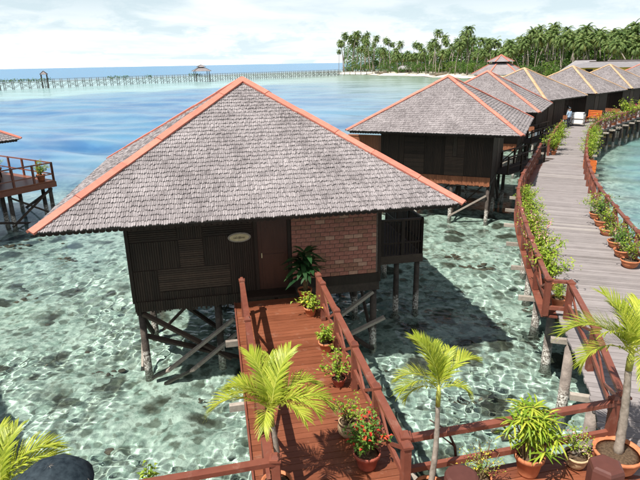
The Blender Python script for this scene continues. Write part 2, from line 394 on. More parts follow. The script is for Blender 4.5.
m, N, L, b = new_mat('seabed sand and coral')
g = N.new('ShaderNodeNewGeometry'); sp = N.new('ShaderNodeSeparateXYZ'); L.new(g.outputs['Position'], sp.inputs[0])
def nmath(op, a, b_=None, c=None, clamp=False):
    n = N.new('ShaderNodeMath'); n.operation = op; n.use_clamp = clamp
    for k, v in enumerate((a, b_, c)):
        if v is None: continue
        if isinstance(v, (int, float)): n.inputs[k].default_value = v
        else: L.new(v, n.inputs[k])
    return n.outputs[0]
def noise(scale, detail=5, rough=0.6, dist=0.0):
    n = N.new('ShaderNodeTexNoise'); n.inputs['Scale'].default_value = scale; n.inputs['Detail'].default_value = detail
    n.inputs['Roughness'].default_value = rough; n.inputs['Distortion'].default_value = dist
    L.new(g.outputs['Position'], n.inputs['Vector']); return n.outputs['Fac']
def mrange(v, a, b_, c=0.0, d=1.0):
    n = N.new('ShaderNodeMapRange'); n.interpolation_type = 'SMOOTHSTEP'
    for k, x in enumerate((v, a, b_, c, d)):
        if isinstance(x, (int, float)): n.inputs[k].default_value = x
        else: L.new(x, n.inputs[k])
    return n.outputs[0]
def mixc(f, a, b_):
    n = N.new('ShaderNodeMixRGB')
    for k, x in enumerate((f, a, b_)):
        if isinstance(x, (int, float)): n.inputs[k].default_value = x
        elif isinstance(x, tuple): n.inputs[k].default_value = (*x, 1)
        else: L.new(x, n.inputs[k])
    return n.outputs[0]
sand = mixc(mrange(noise(3.2, 6, 0.7), 0.36, 0.62), (0.27, 0.37, 0.305), (0.54, 0.655, 0.555))
rub = mrange(noise(7.5, 5, 0.7, 0.6), 0.52, 0.66)
sand = mixc(nmath('MULTIPLY', rub, 0.5), sand, (0.12, 0.165, 0.135))
weed = mrange(noise(0.95, 7, 0.66, 0.7), 0.515, 0.575)
sand = mixc(nmath('MULTIPLY', weed, 0.42), sand, (0.080, 0.085, 0.060))
def voro(scale, off):
    mp_ = N.new('ShaderNodeVectorMath'); mp_.operation = 'ADD'; L.new(g.outputs['Position'], mp_.inputs[0])
    nn_ = N.new('ShaderNodeTexNoise'); nn_.inputs['Scale'].default_value = scale*1.4; nn_.inputs['Detail'].default_value = 4; L.new(g.outputs['Position'], nn_.inputs['Vector'])
    ms_ = N.new('ShaderNodeVectorMath'); ms_.operation = 'SCALE'; L.new(nn_.outputs['Color'], ms_.inputs[0]); ms_.inputs['Scale'].default_value = off/scale; L.new(ms_.outputs[0], mp_.inputs[1])
    v_ = N.new('ShaderNodeTexVoronoi'); v_.inputs['Scale'].default_value = scale; L.new(mp_.outputs[0], v_.inputs['Vector']); return v_
for sc_, lim, amt, col in ((0.85, 0.64, 0.95, (0.050, 0.052, 0.036)), (2.7, 0.66, 0.8, (0.085, 0.105, 0.075)), (5.5, 0.60, 0.65, (0.14, 0.16, 0.12))):
    v_ = voro(sc_, 0.9); sx_ = N.new('ShaderNodeSeparateXYZ'); L.new(v_.outputs['Color'], sx_.inputs[0])
    f_ = nmath('MULTIPLY', mrange(sx_.outputs[0], lim, lim+0.06), nmath('SUBTRACT', 1.0, mrange(v_.outputs['Distance'], 0.30, 0.52)))
    sand = mixc(nmath('MULTIPLY', f_, amt), sand, col)
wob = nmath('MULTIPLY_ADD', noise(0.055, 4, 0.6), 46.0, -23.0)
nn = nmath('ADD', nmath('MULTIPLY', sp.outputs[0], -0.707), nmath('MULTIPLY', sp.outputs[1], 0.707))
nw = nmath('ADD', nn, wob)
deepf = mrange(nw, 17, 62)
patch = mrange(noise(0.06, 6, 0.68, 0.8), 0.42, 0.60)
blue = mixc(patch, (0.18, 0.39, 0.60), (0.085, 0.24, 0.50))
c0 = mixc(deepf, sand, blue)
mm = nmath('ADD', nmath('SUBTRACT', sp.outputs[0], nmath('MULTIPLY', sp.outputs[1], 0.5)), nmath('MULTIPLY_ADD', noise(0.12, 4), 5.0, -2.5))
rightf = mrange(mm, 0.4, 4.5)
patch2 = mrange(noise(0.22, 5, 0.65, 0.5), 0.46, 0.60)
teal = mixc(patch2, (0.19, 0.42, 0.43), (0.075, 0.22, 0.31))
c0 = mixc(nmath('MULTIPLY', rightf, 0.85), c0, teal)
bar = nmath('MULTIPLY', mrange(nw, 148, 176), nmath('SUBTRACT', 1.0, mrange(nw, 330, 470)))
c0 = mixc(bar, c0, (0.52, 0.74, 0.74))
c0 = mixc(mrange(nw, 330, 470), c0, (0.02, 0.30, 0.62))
att = N.new('ShaderNodeAttribute'); att.attribute_name = 'shallow'
c0 = mixc(att.outputs['Fac'], c0, (0.42, 0.52, 0.40))
L.new(c0, b.inputs['Base Color']); b.inputs['Roughness'].default_value = 1.0; b.inputs['Specular IOR Level'].default_value = 0.0
bp = N.new('ShaderNodeBump'); bp.inputs['Strength'].default_value = 0.7; bp.inputs['Distance'].default_value = 0.06
L.new(noise(5.0, 6, 0.7), bp.inputs['Height']); L.new(bp.outputs[0], b.inputs['Normal'])
M_BED = m

X = grid_axis(-9000, 9000, -22, 26, 0.22, 1.07); Y = grid_axis(-300, 14000, 2, 34, 0.22, 1.06)
gx, gy = np.meshgrid(X, Y)
Z = seabed_z(gx, gy)
lump = 0*Z
for k in range(40):
    lam = 0.9*2**(NPR.random()*2.3); th = NPR.random()*6.28
    lump += lam*0.012*np.sin(6.283/lam*(gx*math.cos(th)+gy*math.sin(th)) + NPR.random()*6.28)
Z = Z + np.clip(lump, -0.18, 0.18)*(1-sstep(30, 60, gy))
me = grid_mesh('seabed', X, Y, Z, M_BED)
at = me.attributes.new('shallow', 'FLOAT', 'POINT')
at.data.foreach_set('value', (sstep(-110, -25, shore_dist(gx, gy))).astype(np.float32).ravel())
seabed = receiver(link('seabed', me, kind='structure'))

# ------------------------------------------------------------------ sea: one sheet of real waves, finest near the bungalows
m, N, L, b = new_mat('clear sea water')
b.inputs['Base Color'].default_value = (0.90, 0.985, 0.98, 1)
b.inputs['Transmission Weight'].default_value = 1.0
b.inputs['Roughness'].default_value = 0.0
b.inputs['IOR'].default_value = 1.27
b.inputs['Specular IOR Level'].default_value = 0.35
fa = N.new('ShaderNodeAttribute'); fa.attribute_name = 'ripple'
rg = N.new('ShaderNodeMath'); rg.operation = 'MULTIPLY'; L.new(fa.outputs['Fac'], rg.inputs[0]); rg.inputs[1].default_value = 0.22; L.new(rg.outputs[0], b.inputs['Roughness'])
M_WATER = m
X = grid_axis(-12000, 12000, -9, 9, 0.042, 1.028); Y = grid_axis(-300, 16000, 6, 15, 0.042, 1.014)
gx, gy = np.meshgrid(X, Y)
step = np.maximum(np.gradient(X)[None, :], np.gradient(Y)[:, None])
Z = np.full(gx.shape, WATER_Z)
gust = 0*Z                                                    # wind puffs: stretches of livelier and calmer water
for k in range(14):
    lam = 2.0*2**(NPR.random()*2.2); th = NPR.random()*6.28; gust += np.sin(6.2832/lam*(gx*math.cos(th)+gy*math.sin(th)) + NPR.random()*6.28)
gust = np.clip(1.0 + 0.26*gust, 0.25, 1.8)
for k in range(40):
    lam = 0.15*2**(NPR.random()*1.8); th = NPR.normal(0.65, 0.95)
    fade = np.clip(2.0 - 3.4*step/lam, 0, 1)
    Z += gust*fade*lam*0.0044*np.sin(6.2832/lam*(gx*math.cos(th)+gy*math.sin(th)) + NPR.random()*6.28)
for k in range(22):                                           # longer wind waves carry on into the distance
    lam = 2.2*2**(NPR.random()*3.6); th = NPR.normal(1.2, 0.5)
    fade = np.clip(1.6 - 4.2*step/lam, 0, 1)*sstep(14, 60, np.hypot(gx, gy))
    Z += fade*lam*0.0046*np.sin(6.2832/lam*(gx*math.cos(th)+gy*math.sin(th)) + NPR.random()*6.28)
me = grid_mesh('sea', X, Y, Z, M_WATER)
at = me.attributes.new('ripple', 'FLOAT', 'POINT')
at.data.foreach_set('value', sstep(0.09, 0.35, step*np.ones_like(Z)).astype(np.float32).ravel())
sea = link('sea', me, kind='structure')
sea.cycles.is_caustics_caster = True

# ------------------------------------------------------------------ coral heads and rubble on the seabed
mb = MB()
def rock(mb, c, r, flat, rr):
    seg, rings = 9, 4; n0 = len(mb.v); ph = rr.random()*6.28
    off = [rr.uniform(0.7, 1.25) for _ in range(seg)]
    for i in range(rings):
        t = i/(rings-1); rad = math.cos(t*1.35)
        for k in range(seg):
            a = 6.283*k/seg + ph; q = r*rad*off[k]*rr.uniform(0.88, 1.12)
            mb.v.append((c[0]+q*math.cos(a), c[1]+q*math.sin(a)*0.8, c[2] - 0.1 + r*flat*math.sin(t*1.35)*rr.uniform(0.8, 1.2)))
    for i in range(rings-1):
        for k in range(seg):
            k2 = (k+1) % seg; mb.f.append((n0+i*seg+k, n0+i*seg+k2, n0+(i+1)*seg+k2, n0+(i+1)*seg+k))
    mb.f.append(tuple(n0+(rings-1)*seg+k for k in range(seg)))
rr = random.Random(3)
for (u, v, w) in [(82,115+180,10),(175,243,22),(208,287,14),(80,345,10),(155,300,14),(100,380,22),(60,395,10),(205,405,10),(300,430,9),(325,300,12),
                  (22,303,20),(70,265,16),(35,290,12),(115,325,14),(115,340,22),(80,420,20),(160,405,14),(48,430,12),(100,255,14),(180,425,12),(215,380,10),
                  (430,275,14),(455,262,16),(430,238,14),(480,272,22),(527,316,16),(522,357,20),(470,373,16),(505,300,10),(545,240,10),(465,405,16),(500,330,12),(420,400,12),
                  (250,256,12),(60,230,14),(15,250,20),(40,240,14),(95,238,12),(440,228,10),(405,232,10),(495,237,14),(480,225,12)]:
    c = un(u, v, -0.05); r = w*0.5*c.y/560
    for j in range(13): rock(mb, (c.x+rr.gauss(0, r*0.85), c.y+rr.gauss(0, r*0.55), -0.14), r*rr.uniform(0.16, 0.42), 0.42, rr)
for k in range(240):
    x, y = rr.uniform(-17, 16), rr.uniform(6, 33)
    rock(mb, (x, y, -0.14), rr.uniform(0.05, 0.15), 0.5, rr)
M_CORAL = simple_mat('brown coral crust', (0.05, 0.048, 0.034), (0.15, 0.13, 0.095), 1.0, 5, 0.05, 0.8, 0.4)
o = receiver(mb.build('coral_rubble', M_CORAL, None, True, 'stuff'))
tag(o, 'dark brown coral heads and rubble scattered over the pale seabed', 'coral')

# ------------------------------------------------------------------ roofs
def shingle_face(S, rise, k, rr, width=0.050, expo=0.15):
    """shingles of one face of a square hipped roof; k = which side (0 front, 1 right, 2 back, 3 left), eave at z = 0"""
    mb = MB(); H = S/2; Ls = math.hypot(H, rise)
    ca, sa = [(1, 0), (0, 1), (-1, 0), (0, -1)][k]
    sl, cl = rise/Ls, H/Ls
    def P(x, t, n):                                          # x along the eave, t up the slope, n off the surface
        y = -H + t*cl - n*sl; z = t*sl + n*cl
        return (x*ca - y*sa, x*sa + y*ca, z)
    t = -0.07; row = 0
    while t < Ls - 0.12:
        hw = H*(1 - max(t, 0)/Ls)
        x = -hw + rr.uniform(0, width*0.5)
        while x < hw - 0.03:
            w = width*rr.uniform(0.72, 1.25)
            if x + w > hw: w = hw - x
            if w > 0.03:
                lo = t + rr.uniform(-0.022, 0.022); hi = lo + expo*1.45
                r0 = 0.024 + rr.uniform(0, 0.014); xl, xr = x + 0.003, x + w - 0.003
                tip = lo - 0.02 - rr.uniform(0, 0.015); xm = (xl+xr)/2 + rr.uniform(-0.2, 0.2)*w
                sk = rr.uniform(-0.008, 0.008); th = 0.020
                # keep the upper end inside the face
                hw2 = H*(1 - max(hi, 0)/Ls) + 0.03
                ul, ur = max(xl, -hw2), min(xr, hw2)
                if ur <= ul: ul = ur = max(-hw2, min(hw2, (xl+xr)/2))
                n = len(mb.v)
                mb.v += [P(ul, hi, 0.004), P(ur, hi, 0.004), P(xr, lo, r0+sk), P(xm, tip, r0+0.004), P(xl, lo, r0-sk),
                         P(xr, lo, r0+sk-th), P(xm, tip, r0+0.004-th), P(xl, lo, r0-sk-th)]
                mb.f += [(n, n+4, n+3, n+2, n+1), (n+4, n+7, n+6, n+3), (n+3, n+6, n+5, n+2), (n+1, n+2, n+5), (n, n+7, n+4)]
            x += w
        t += expo*rr.uniform(0.97, 1.03); row += 1
    return mb

def make_roof(parent, S, rise, z0, hip_mat, seed, hip_w=0.115):
    """roof > shingles of each face, four hip boards in lengths, scalloped eave trim"""
    rr = random.Random(seed); H = S/2
    mb = MB(); e = H - 0.03; z = -0.035
    A = (0, 0, rise - 0.03); c = [(-e,-e,z), (e,-e,z), (e,e,z), (-e,e,z)]
    for i in range(4): mb.poly([c[i], c[(i+1) % 4], A])
    e2 = e - 0.02
    mb.poly([(-e2,-e2,z-0.05), (-e2,e2,z-0.05), (e2,e2,z-0.05), (e2,-e2,z-0.05)])
    for i in range(4):
        a, b_ = c[i], c[(i+1) % 4]; mb.quad((a[0],a[1],z-0.05), (b_[0],b_[1],z-0.05), b_, a)
    roof = mb.build('roof', M_SHEATH, parent); roof.location.z = z0
    for k in range(4):
        shingle_face(S, rise, k, rr).build('shingles', M_SHINGLE, roof, False, 'stuff')
    # hip boards
    for (sx, sy) in ((-1,-1), (1,-1), (1,1), (-1,1)):
        C = Vector((sx*(H+0.04), sy*(H+0.04), -0.02)); T = Vector((0, 0, rise + 0.02)); d = (T-C)
        nA = Vector((sx*rise, 0, H)).normalized(); nB = Vector((0, sy*rise, H)).normalized()
        dd = d.normalized()
        sA = nA.cross(dd); sA = sA if (sA.y*sy < 0) else -sA     # runs into face A, away from the hip
        sB = nB.cross(dd); sB = sB if (sB.x*sx < 0) else -sB
        mbh = MB(); cuts = [0, 0.17, 0.36, 0.52, 0.70, 0.86, 1.0]; up = (nA+nB).normalized()
        for i in range(6):
            p = C + d*(cuts[i] + (0.0015 if i else 0)); q = C + d*(cuts[i+1]); lift = 0.056 + 0.010*(i % 2) + rr.uniform(0, 0.006)
            for s, n in ((sA, nA), (sB, nB)):
                w = hip_w
                a = [p + up*(lift+0.012), p + s*w + n*lift, q + s*w + n*lift, q + up*(lift+0.012)]
                bot = [x - n*0.055 for x in a]
                mbh.hexa(bot + a)
        mbh.build('hip_board', hip_mat, roof)
    # scalloped trim hanging below the eaves
    for k in range(4):
        ca, sa = [(1, 0), (0, 1), (-1, 0), (0, -1)][k]; mbt = MB(); y = -H + 0.09
        def R2(x, yy, zz): return (x*ca - yy*sa, x*sa + yy*ca, zz)
        n = int(S/0.13)
        for i in range(n):
            x0 = -H + 0.1 + i*(S-0.2)/n; x1 = x0 + (S-0.2)/n - 0.006; xm = (x0+x1)/2
            pts = [(x0, -0.085), (x1, -0.085), (x1, -0.14), (x1-0.02, -0.16), (xm, -0.17), (x0+0.02, -0.16), (x0, -0.14)]
            mbt.poly([R2(px, y, pz) for px, pz in pts][::-1]); mbt.poly([R2(px, y+0.02, pz) for px, pz in pts])
        mbt.build('eave_trim', M_DARK, roof)
    return roof

def slat_panel(parent, x0, x1, z0, z1, y, vertical, mat, rr, pitch=0.055, name='wall_panel'):
    """a framed panel of narrow battens on a wall facing -y"""
    mb = MB(); d = 0.022
    if vertical:
        n = max(2, round((x1-x0)/pitch)); w = (x1-x0)/n
        for i in range(n):
            a = x0 + i*w + 0.005; mb.box(a, a+w-0.010, y-d-rr.uniform(0, 0.006), y, z0+0.006, z1-0.006)
    else:
        n = max(2, round((z1-z0)/pitch)); w = (z1-z0)/n
        for i in range(n):
            a = z0 + i*w + 0.005; mb.box(x0+0.006, x1-0.006, y-d-rr.uniform(0, 0.006), y, a, a+w-0.010)
    return mb.build(name, mat, parent)

def stilts(house, xs, ys, top, mat, r=0.085, bottom=-0.45):
    for x in xs:
        for y in ys:
            mb = MB(); k = RND.uniform(-0.03, 0.03)
            mb.tube([(x+k, y, bottom), (x+k*0.6, y, 0.6), (x, y, top)], [r*1.25, r*1.12, r*0.95], 8)
            receiver(mb.build('stilt', mat, house, True))

def brace(house, p, q, mat, w=0.07, h=0.13):
    mb = MB(); mb.beam(p, q, w, h, up=(0.3, 1, 0.2)); return mb.build('brace', mat, house)

def railing(parent, p, q, mat, h=0.85, n=3, w=0.075, balusters=False, slat=False, names=('rail_post', 'rail')):
    p = Vector(p); q = Vector(q)
    for i in range(n+1):
        a = p.lerp(q, i/n); mb = MB(); mb.beam(a, a + Vector((0, 0, h)), w, w, up=(q-p))
        mb.build(names[0], mat, parent)
    u = Vector((0, 0, 1))
    for z, hh in ((h-0.03, 0.06), (h*0.35, 0.05)):
        mb = MB(); mb.beam(p + u*z, q + u*z, w*0.8, hh); mb.build(names[1], mat, parent)
    if balusters:
        mb = MB(); L_ = (q-p).length; m_ = int(L_/0.09)
        for i in range(1, m_):
            a = p.lerp(q, i/m_); mb.beam(a + u*0.03, a + u*(h-0.06), 0.03, 0.03, up=(q-p))
        mb.build('baluster_panel', mat, parent)

# ------------------------------------------------------------------ the near bungalow
rr = random.Random(21)
B1 = thing('bungalow', 'large near stilt bungalow with grey shingle roof, salmon hip boards and a brick wall panel', 'bungalow',
           (-2.12, 16.0, 0), math.radians(10.7), 'stilt bungalows along the boardwalk')
make_roof(B1, 9.35, 2.72, EAVE, M_HIP, 5, 0.135)
W2 = 3.13
mb = MB(); mb.box(-W2, W2, -W2, W2, DECK+0.02, EAVE-0.1); wall = mb.build('wall', M_DARK, B1)
mb = MB(); mb.box(-W2-0.03, W2+0.03, -W2-0.03, W2+0.03, DECK-0.22, DECK+0.015); mb.build('floor_beam', M_BEAMD, B1)
F = -W2 - 0.004
def sp_(x0, x1, z0, z1, v, mat=M_DARK): return slat_panel(wall, x0, x1, z0, z1, F, v, mat, rr)
sp_(-3.10, -1.98, 3.98, 4.62, False); sp_(-1.96, -1.38, 3.98, 4.62, True); sp_(-1.36, -0.16, 4.02, 4.62, False)
sp_(-3.10, -1.98, 3.25, 3.965, True); sp_(-1.96, -1.38, 3.25, 3.965, False, M_CLAD2); sp_(-1.36, -0.76, 3.25, 4.005, True); sp_(-0.74, -0.16, 2.41, 4.005, True)
sp_(-3.10, -2.54, 2.41, 3.235, True); sp_(-2.52, -0.76, 2.66, 3.235, False, M_CLAD2); sp_(-2.52, -0.76, 2.41, 2.645, True)
# battens hanging below the floor line on the left half
mb = MB()
for i in range(44):
    x = -3.13 + i*0.06; mb.box(x, x+0.05, F-0.06, F-0.035, DECK-0.20-rr.uniform(0, 0.10), DECK+0.06)
mb.build('skirt', M_DARK, B1)
# door
mb = MB(); mb.box(-0.12, -0.04, F-0.06, F, 2.41, 4.6); mb.box(0.72, 0.80, F-0.06, F, 2.41, 4.6); mb.box(-0.04, 0.72, F-0.055, F, 4.5, 4.6)
door = None
mb2 = MB(); mb2.box(-0.035, 0.715, F-0.03, F-0.002, 2.47, 4.495); door = mb2.build('door', M_DOOR, B1)
mb.build('door_frame', M_DARK, door)
for (z0, z1) in ((2.58, 3.42), (3.52, 4.38)):
    mb = MB(); mb.box(0.06, 0.62, F-0.045, F-0.031, z0, z1); mb.build('door_panel', M_DOOR, door)
mb = MB(); mb.tube([(0.05, F-0.075, 3.35), (0.05, F-0.075, 3.47)], [0.016, 0.016], 8); mb.beam((0.05, F-0.075, 3.35), (0.05, F-0.03, 3.35), 0.02); mb.build('handle', M_CREAM, door)
mb = MB(); mb.box(-0.5, 0.85, -3.62, F-0.062, DECK+0.03, DECK+0.10); mb.build('door_step', M_DARK, B1)
# brick panel
mb = MB(); mb.box(0.82, 3.11, F-0.03, F, 2.66, 4.62); bw = mb.build('brick_wall', M_MORTAR, B1)
bl, bh, jt = 0.235, 0.098, 0.014
brick_mesh = []
for mt in (M_BRICK, M_BRICK2, M_BRICK3):
    for L_ in (bl, bl/2 - jt/2):
        q = MB(); e = 0.006
        q.hexa([(0,0,0), (L_,0,0), (L_,0.03,0), (0,0.03,0), (0,0,bh), (L_,0,bh), (L_,0.03,bh), (0,0.03,bh)])
        brick_mesh.append(q.mesh('brick', mt))
z = 2.665; row = 0
while z + bh < 4.62:
    x = 0.825 + 0.0
    first = row % 2 == 1
    while x < 3.105 - 0.05:
        half = first or (x + bl > 3.105); first = False
        L_ = bl/2 - jt/2 if half else bl
        mt = rr.choices((0, 1, 2), (0.62, 0.26, 0.12))[0]
        o = link('brick', brick_mesh[mt*2 + (1 if half else 0)], bw); o.location = (x, F-0.045-rr.uniform(0, 0.008), z)
        if x + L_ > 3.11: o.scale.x = (3.11-x)/L_
        x += L_ + jt
    z += bh + jt; row += 1
mb = MB(); mb.box(0.80, 3.14, F-0.06, F-0.002, DECK+0.03, 2.655); mb.build('sill_board', M_DARK, B1)
mb = MB(); mb.box(3.112, 3.19, F-0.06, F+0.1, DECK+0.03, 4.7); mb.build('corner_post', M_DARK, B1)
mb = MB(); mb.box(-3.19, -3.105, F-0.06, F+0.1, DECK+0.03, 4.7); mb.build('corner_post', M_DARK, B1)
mb = MB(); mb.box(-3.62, -3.2, F-0.03, F+0.4, 4.42, 4.66); mb.build('eave_bracket', M_BEAMD, B1)
# oval name plaque
mb = MB(); n = 28
def oval(a, b_, y, c=(-0.48, 3.93)): return [(c[0]+a*math.cos(6.2832*i/n), y, c[1]+b_*math.sin(6.2832*i/n)) for i in range(n)]
def disc(mb, a, b_, y0, y1):
    f = oval(a, b_, y0); bk = oval(a, b_, y1); mb.poly(f)
    for i in range(n): mb.quad(f[i], bk[i], bk[(i+1) % n], f[(i+1) % n])
disc(mb, 0.285, 0.125, F-0.075, F-0.03); plq = mb.build('name_plaque', M_BEAM, B1)
mb = MB(); disc(mb, 0.245, 0.092, F-0.081, F-0.074); mb.build('plaque_face', M_CREAM, plq)
mb = MB(); x = -0.62
for i in range(9):
    w = rr.uniform(0.016, 0.030); h = rr.choice((0.03, 0.045, 0.03)); mb.box(x, x+w*0.55, F-0.085, F-0.0815, 3.915, 3.915+h); mb.box(x, x+w, F-0.085, F-0.0815, 3.905, 3.914); x += 0.032
mb.build('plaque_lettering', M_DARK, plq)
# stilts and bracing
stilts(B1, (-3.05, -1.15, 0.95, 3.05), (-3.0, -0.9, 1.1, 3.0), DECK-0.22, M_PILE, 0.09)
S_, T_ = -0.1, DECK-0.28
brace(B1, (-3.0, -3.12, T_), (-0.9, -3.12, 0.55), M_BEAMD); brace(B1, (-2.95, -3.22, 0.15), (-0.75, -3.22, 1.75), M_BEAM)
brace(B1, (-2.65, -3.34, -0.1), (-0.60, -3.34, 1.45), M_BEAM); brace(B1, (-3.0, -2.9, 1.35), (-0.3, -2.9, 0.25), M_BEAMD)
brace(B1, (-3.12, -2.95, T_), (-3.12, -0.9, 0.4), M_BEAMD); brace(B1, (-3.2, -2.95, 0.3), (-3.2, -0.9, T_), M_BEAM)
brace(B1, (-3.0, -0.8, 0.3), (-1.1, -0.8, T_), M_BEAMD); brace(B1, (-3.0, -1.0, T_), (-1.1, -1.0, 0.3), M_BEAMD)
brace(B1, (-1.15, -0.9, 0.3), (-1.15, 1.1, T_), M_BEAMD); brace(B1, (0.95, -2.9, T_), (0.95, -0.9, 0.3), M_BEAMD)
brace(B1, (1.0, -3.12, 0.7), (3.0, -3.12, T_), M_BEAM); brace(B1, (0.9, -3.2, T_), (3.0, -3.2, 0.35), M_BEAMD)
brace(B1, (2.1, -3.25, 0.85), (3.3, -3.25, 1.35), M_BEAM); brace(B1, (3.1, -2.9, 0.3), (3.1, -0.9, T_), M_BEAMD)
brace(B1, (3.1, -0.9, 0.3), (3.1, 1.1, T_), M_BEAMD); brace(B1, (-1.1, 1.1, T_), (0.9, 1.1, 0.3), M_BEAMD)
# side balcony
mb = MB(); mb.box(W2+0.04, 5.15, -1.25, 2.4, DECK-0.28, DECK-0.02); mb.build('balcony_floor', M_BEAMD, B1)
railing(B1, (W2+0.1, -1.2, DECK-0.02), (5.1, -1.2, DECK-0.02), M_DARK, 1.15, 3, 0.08, True)
railing(B1, (5.1, -1.2, DECK-0.02), (5.1, 2.3, DECK-0.02), M_DARK, 1.15, 3, 0.08, True)
stilts(B1, (4.35, 5.02), (-1.1, 2.2), DECK-0.28, M_PILE, 0.085)
mb = MB(); mb.box(W2+0.02, W2+0.07, -1.2, 0.6, DECK, 4.6); mb.build('side_panel', M_DARK, B1)

# ------------------------------------------------------------------ the row of smaller bungalows
def make_house():
    h = thing('bungalow', 'x', 'bungalow', (0, 0, 0), 0, 'stilt bungalows along the boardwalk')
    rr = random.Random(33)
    make_roof(h, 8.1, 2.36, EAVE, M_HIP, 8)
    w = 2.72
    mb = MB(); mb.box(-w, w, -w, w, DECK+0.25, EAVE-0.1); wall = mb.build('wall', M_DARK, h)
    mb = MB(); mb.box(-w-0.02, w+0.02, -w-0.02, w+0.02, DECK-0.2, DECK+0.02); mb.build('floor_beam', M_BEAMD, h)
    y = -w - 0.004
    for x0, x1, z0, z1, v, mt in ((-2.7, -1.52, 2.66, 4.6, True, M_DARK), (-1.5, -0.48, 2.66, 3.6, False, M_CLAD2), (-1.5, -0.48, 3.62, 4.6, False, M_DARK),
                              (-0.46, 0.50, 2.66, 4.6, True, M_DARK), (0.52, 1.46, 2.66, 3.55, False, M_CLAD2), (0.52, 0.90, 3.57, 4.6, False, M_CLAD2),
                              (1.10, 1.46, 3.57, 4.6, False, M_CLAD2), (1.48, 2.7, 2.66, 4.6, True, M_DARK)):
        slat_panel(wall, x0, x1, z0, z1, y, v, mt, rr, 0.075)
    mb = MB(); mb.box(0.91, 1.09, y-0.03, y, 3.6, 4.6); mb.build('window_shutter', M_BEAMD, h)
    mb = MB()
    for i in range(78):
        x = -2.73 + i*0.07; mb.box(x, x+0.06, y-0.05, y-0.022, DECK-0.13-rr.uniform(0, 0.05), DECK+0.27)
    mb.build('skirt', M_SKIRT, h)
    # right wall: door between battens
    sub = bpy.data.objects.new('side_wall', None); COL.objects.link(sub); sub.parent = h; sub.rotation_euler = (0, 0, math.pi/2)
    slat_panel(sub, -2.7, -0.62, DECK+0.1, 4.6, y, True, M_DARK, rr, 0.1); slat_panel(sub, 0.62, 2.7, DECK+0.1, 4.6, y, True, M_DARK, rr, 0.1)
    mb = MB(); mb.box(-0.5, 0.5, y-0.03, y, DECK+0.06, 4.4); mb.build('door', M_CLAD2, sub)
    stilts(h, (-2.6, -0.85, 0.9, 2.65), (-2.6, 0.0, 2.6), DECK-0.2, M_PILE, 0.085)
    t = DECK-0.25
    for p, q, mt in (((-2.6,-2.72,t),(-0.9,-2.72,0.4),M_BEAMD), ((-2.6,-2.8,0.4),(-0.9,-2.8,t),M_BEAMD), ((0.9,-2.72,0.6),(2.6,-2.72,1.75),M_BEAM),
                     ((-0.8,-2.6,t),(-0.8,0,0.4),M_BEAMD), ((0.9,-2.6,0.4),(0.9,0,t),M_BEAMD), ((2.65,-2.6,0.4),(2.65,0,t),M_BEAMD), ((2.7,0,t),(2.7,2.6,0.4),M_BEAMD),
                     ((-2.6,0,0.4),(-0.9,0,t),M_BEAMD), ((-0.9,0.05,0.4),(0.9,0.05,t),M_BEAMD), ((0.9,0,0.4),(2.6,0,t),M_BEAMD)):
        brace(h, p, q, mt)
    # balcony on the seaward side
    mb = MB(); mb.box(-4.6, -w-0.03, -2.4, 2.2, DECK-0.18, DECK); mb.build('balcony_floor', M_BEAMD, h)
    mb = MB()
    for i in range(18):
        a = -4.55 + i*0.1; mb.box(a, a+0.09, -2.43, -2.40, DECK-0.15, DECK+2.0)
    mb.build('balcony_screen', M_SKIRT, h)
    mb = MB(); mb.beam((-4.58, -2.415, DECK+2.03), (-2.75, -2.415, DECK+2.03), 0.09, 0.06); mb.build('screen_rail', M_SKIRT, h)
    stilts(h, (-4.45,), (-2.2, 2.0), DECK-0.18, M_PILE, 0.085)
    return h
B2 = make_house()
def place_house(o, x, y, deg, label, hip=None):
    o.location = (x, y, 0); o.rotation_euler = (0, 0, math.radians(deg)); o['label'] = label
    if hip:
        for ch in o.children:
            for g2 in ch.children:
                if g2.name.startswith('hip_board'):
                    g2.material_slots[0].link = 'OBJECT'; g2.material_slots[0].material = hip
    return o
houses = [B2] + [copy_tree(B2) for _ in range(7)]
place_house(houses[0], 6.76, 28.99, -23.5, 'second bungalow, salmon hip boards, dark slatted wall above a rust brown skirt')
place_house(houses[1], 12.0, 39.7, -27.3, 'third bungalow, salmon hips, mostly hidden behind the second roof')
place_house(houses[2], 18.2, 49.66, -46.2, 'fourth bungalow, nearest with ochre hip boards, behind the linen cart', M_HIP_Y)
place_house(houses[3], 25.9, 57.3, -46.2, 'fifth bungalow, ochre hips, second of the far row above the flowers', M_HIP_Y)
place_house(houses[4], 33.4, 64.6, -47.4, 'sixth bungalow, ochre hips, third of the far row', M_HIP_Y)
place_house(houses[5], 41.2, 71.6, -47.4, 'seventh bungalow, its roof cut by the right edge of the picture', M_HIP)
place_house(houses[6], -19.8, 24.9, 57.0, 'bungalow at the left edge with only its roof corner and open deck showing')
place_house(houses[7], -13.55, 7.3, -50.0, 'bungalow beyond the lower left edge, casting its shadow on the shallows')

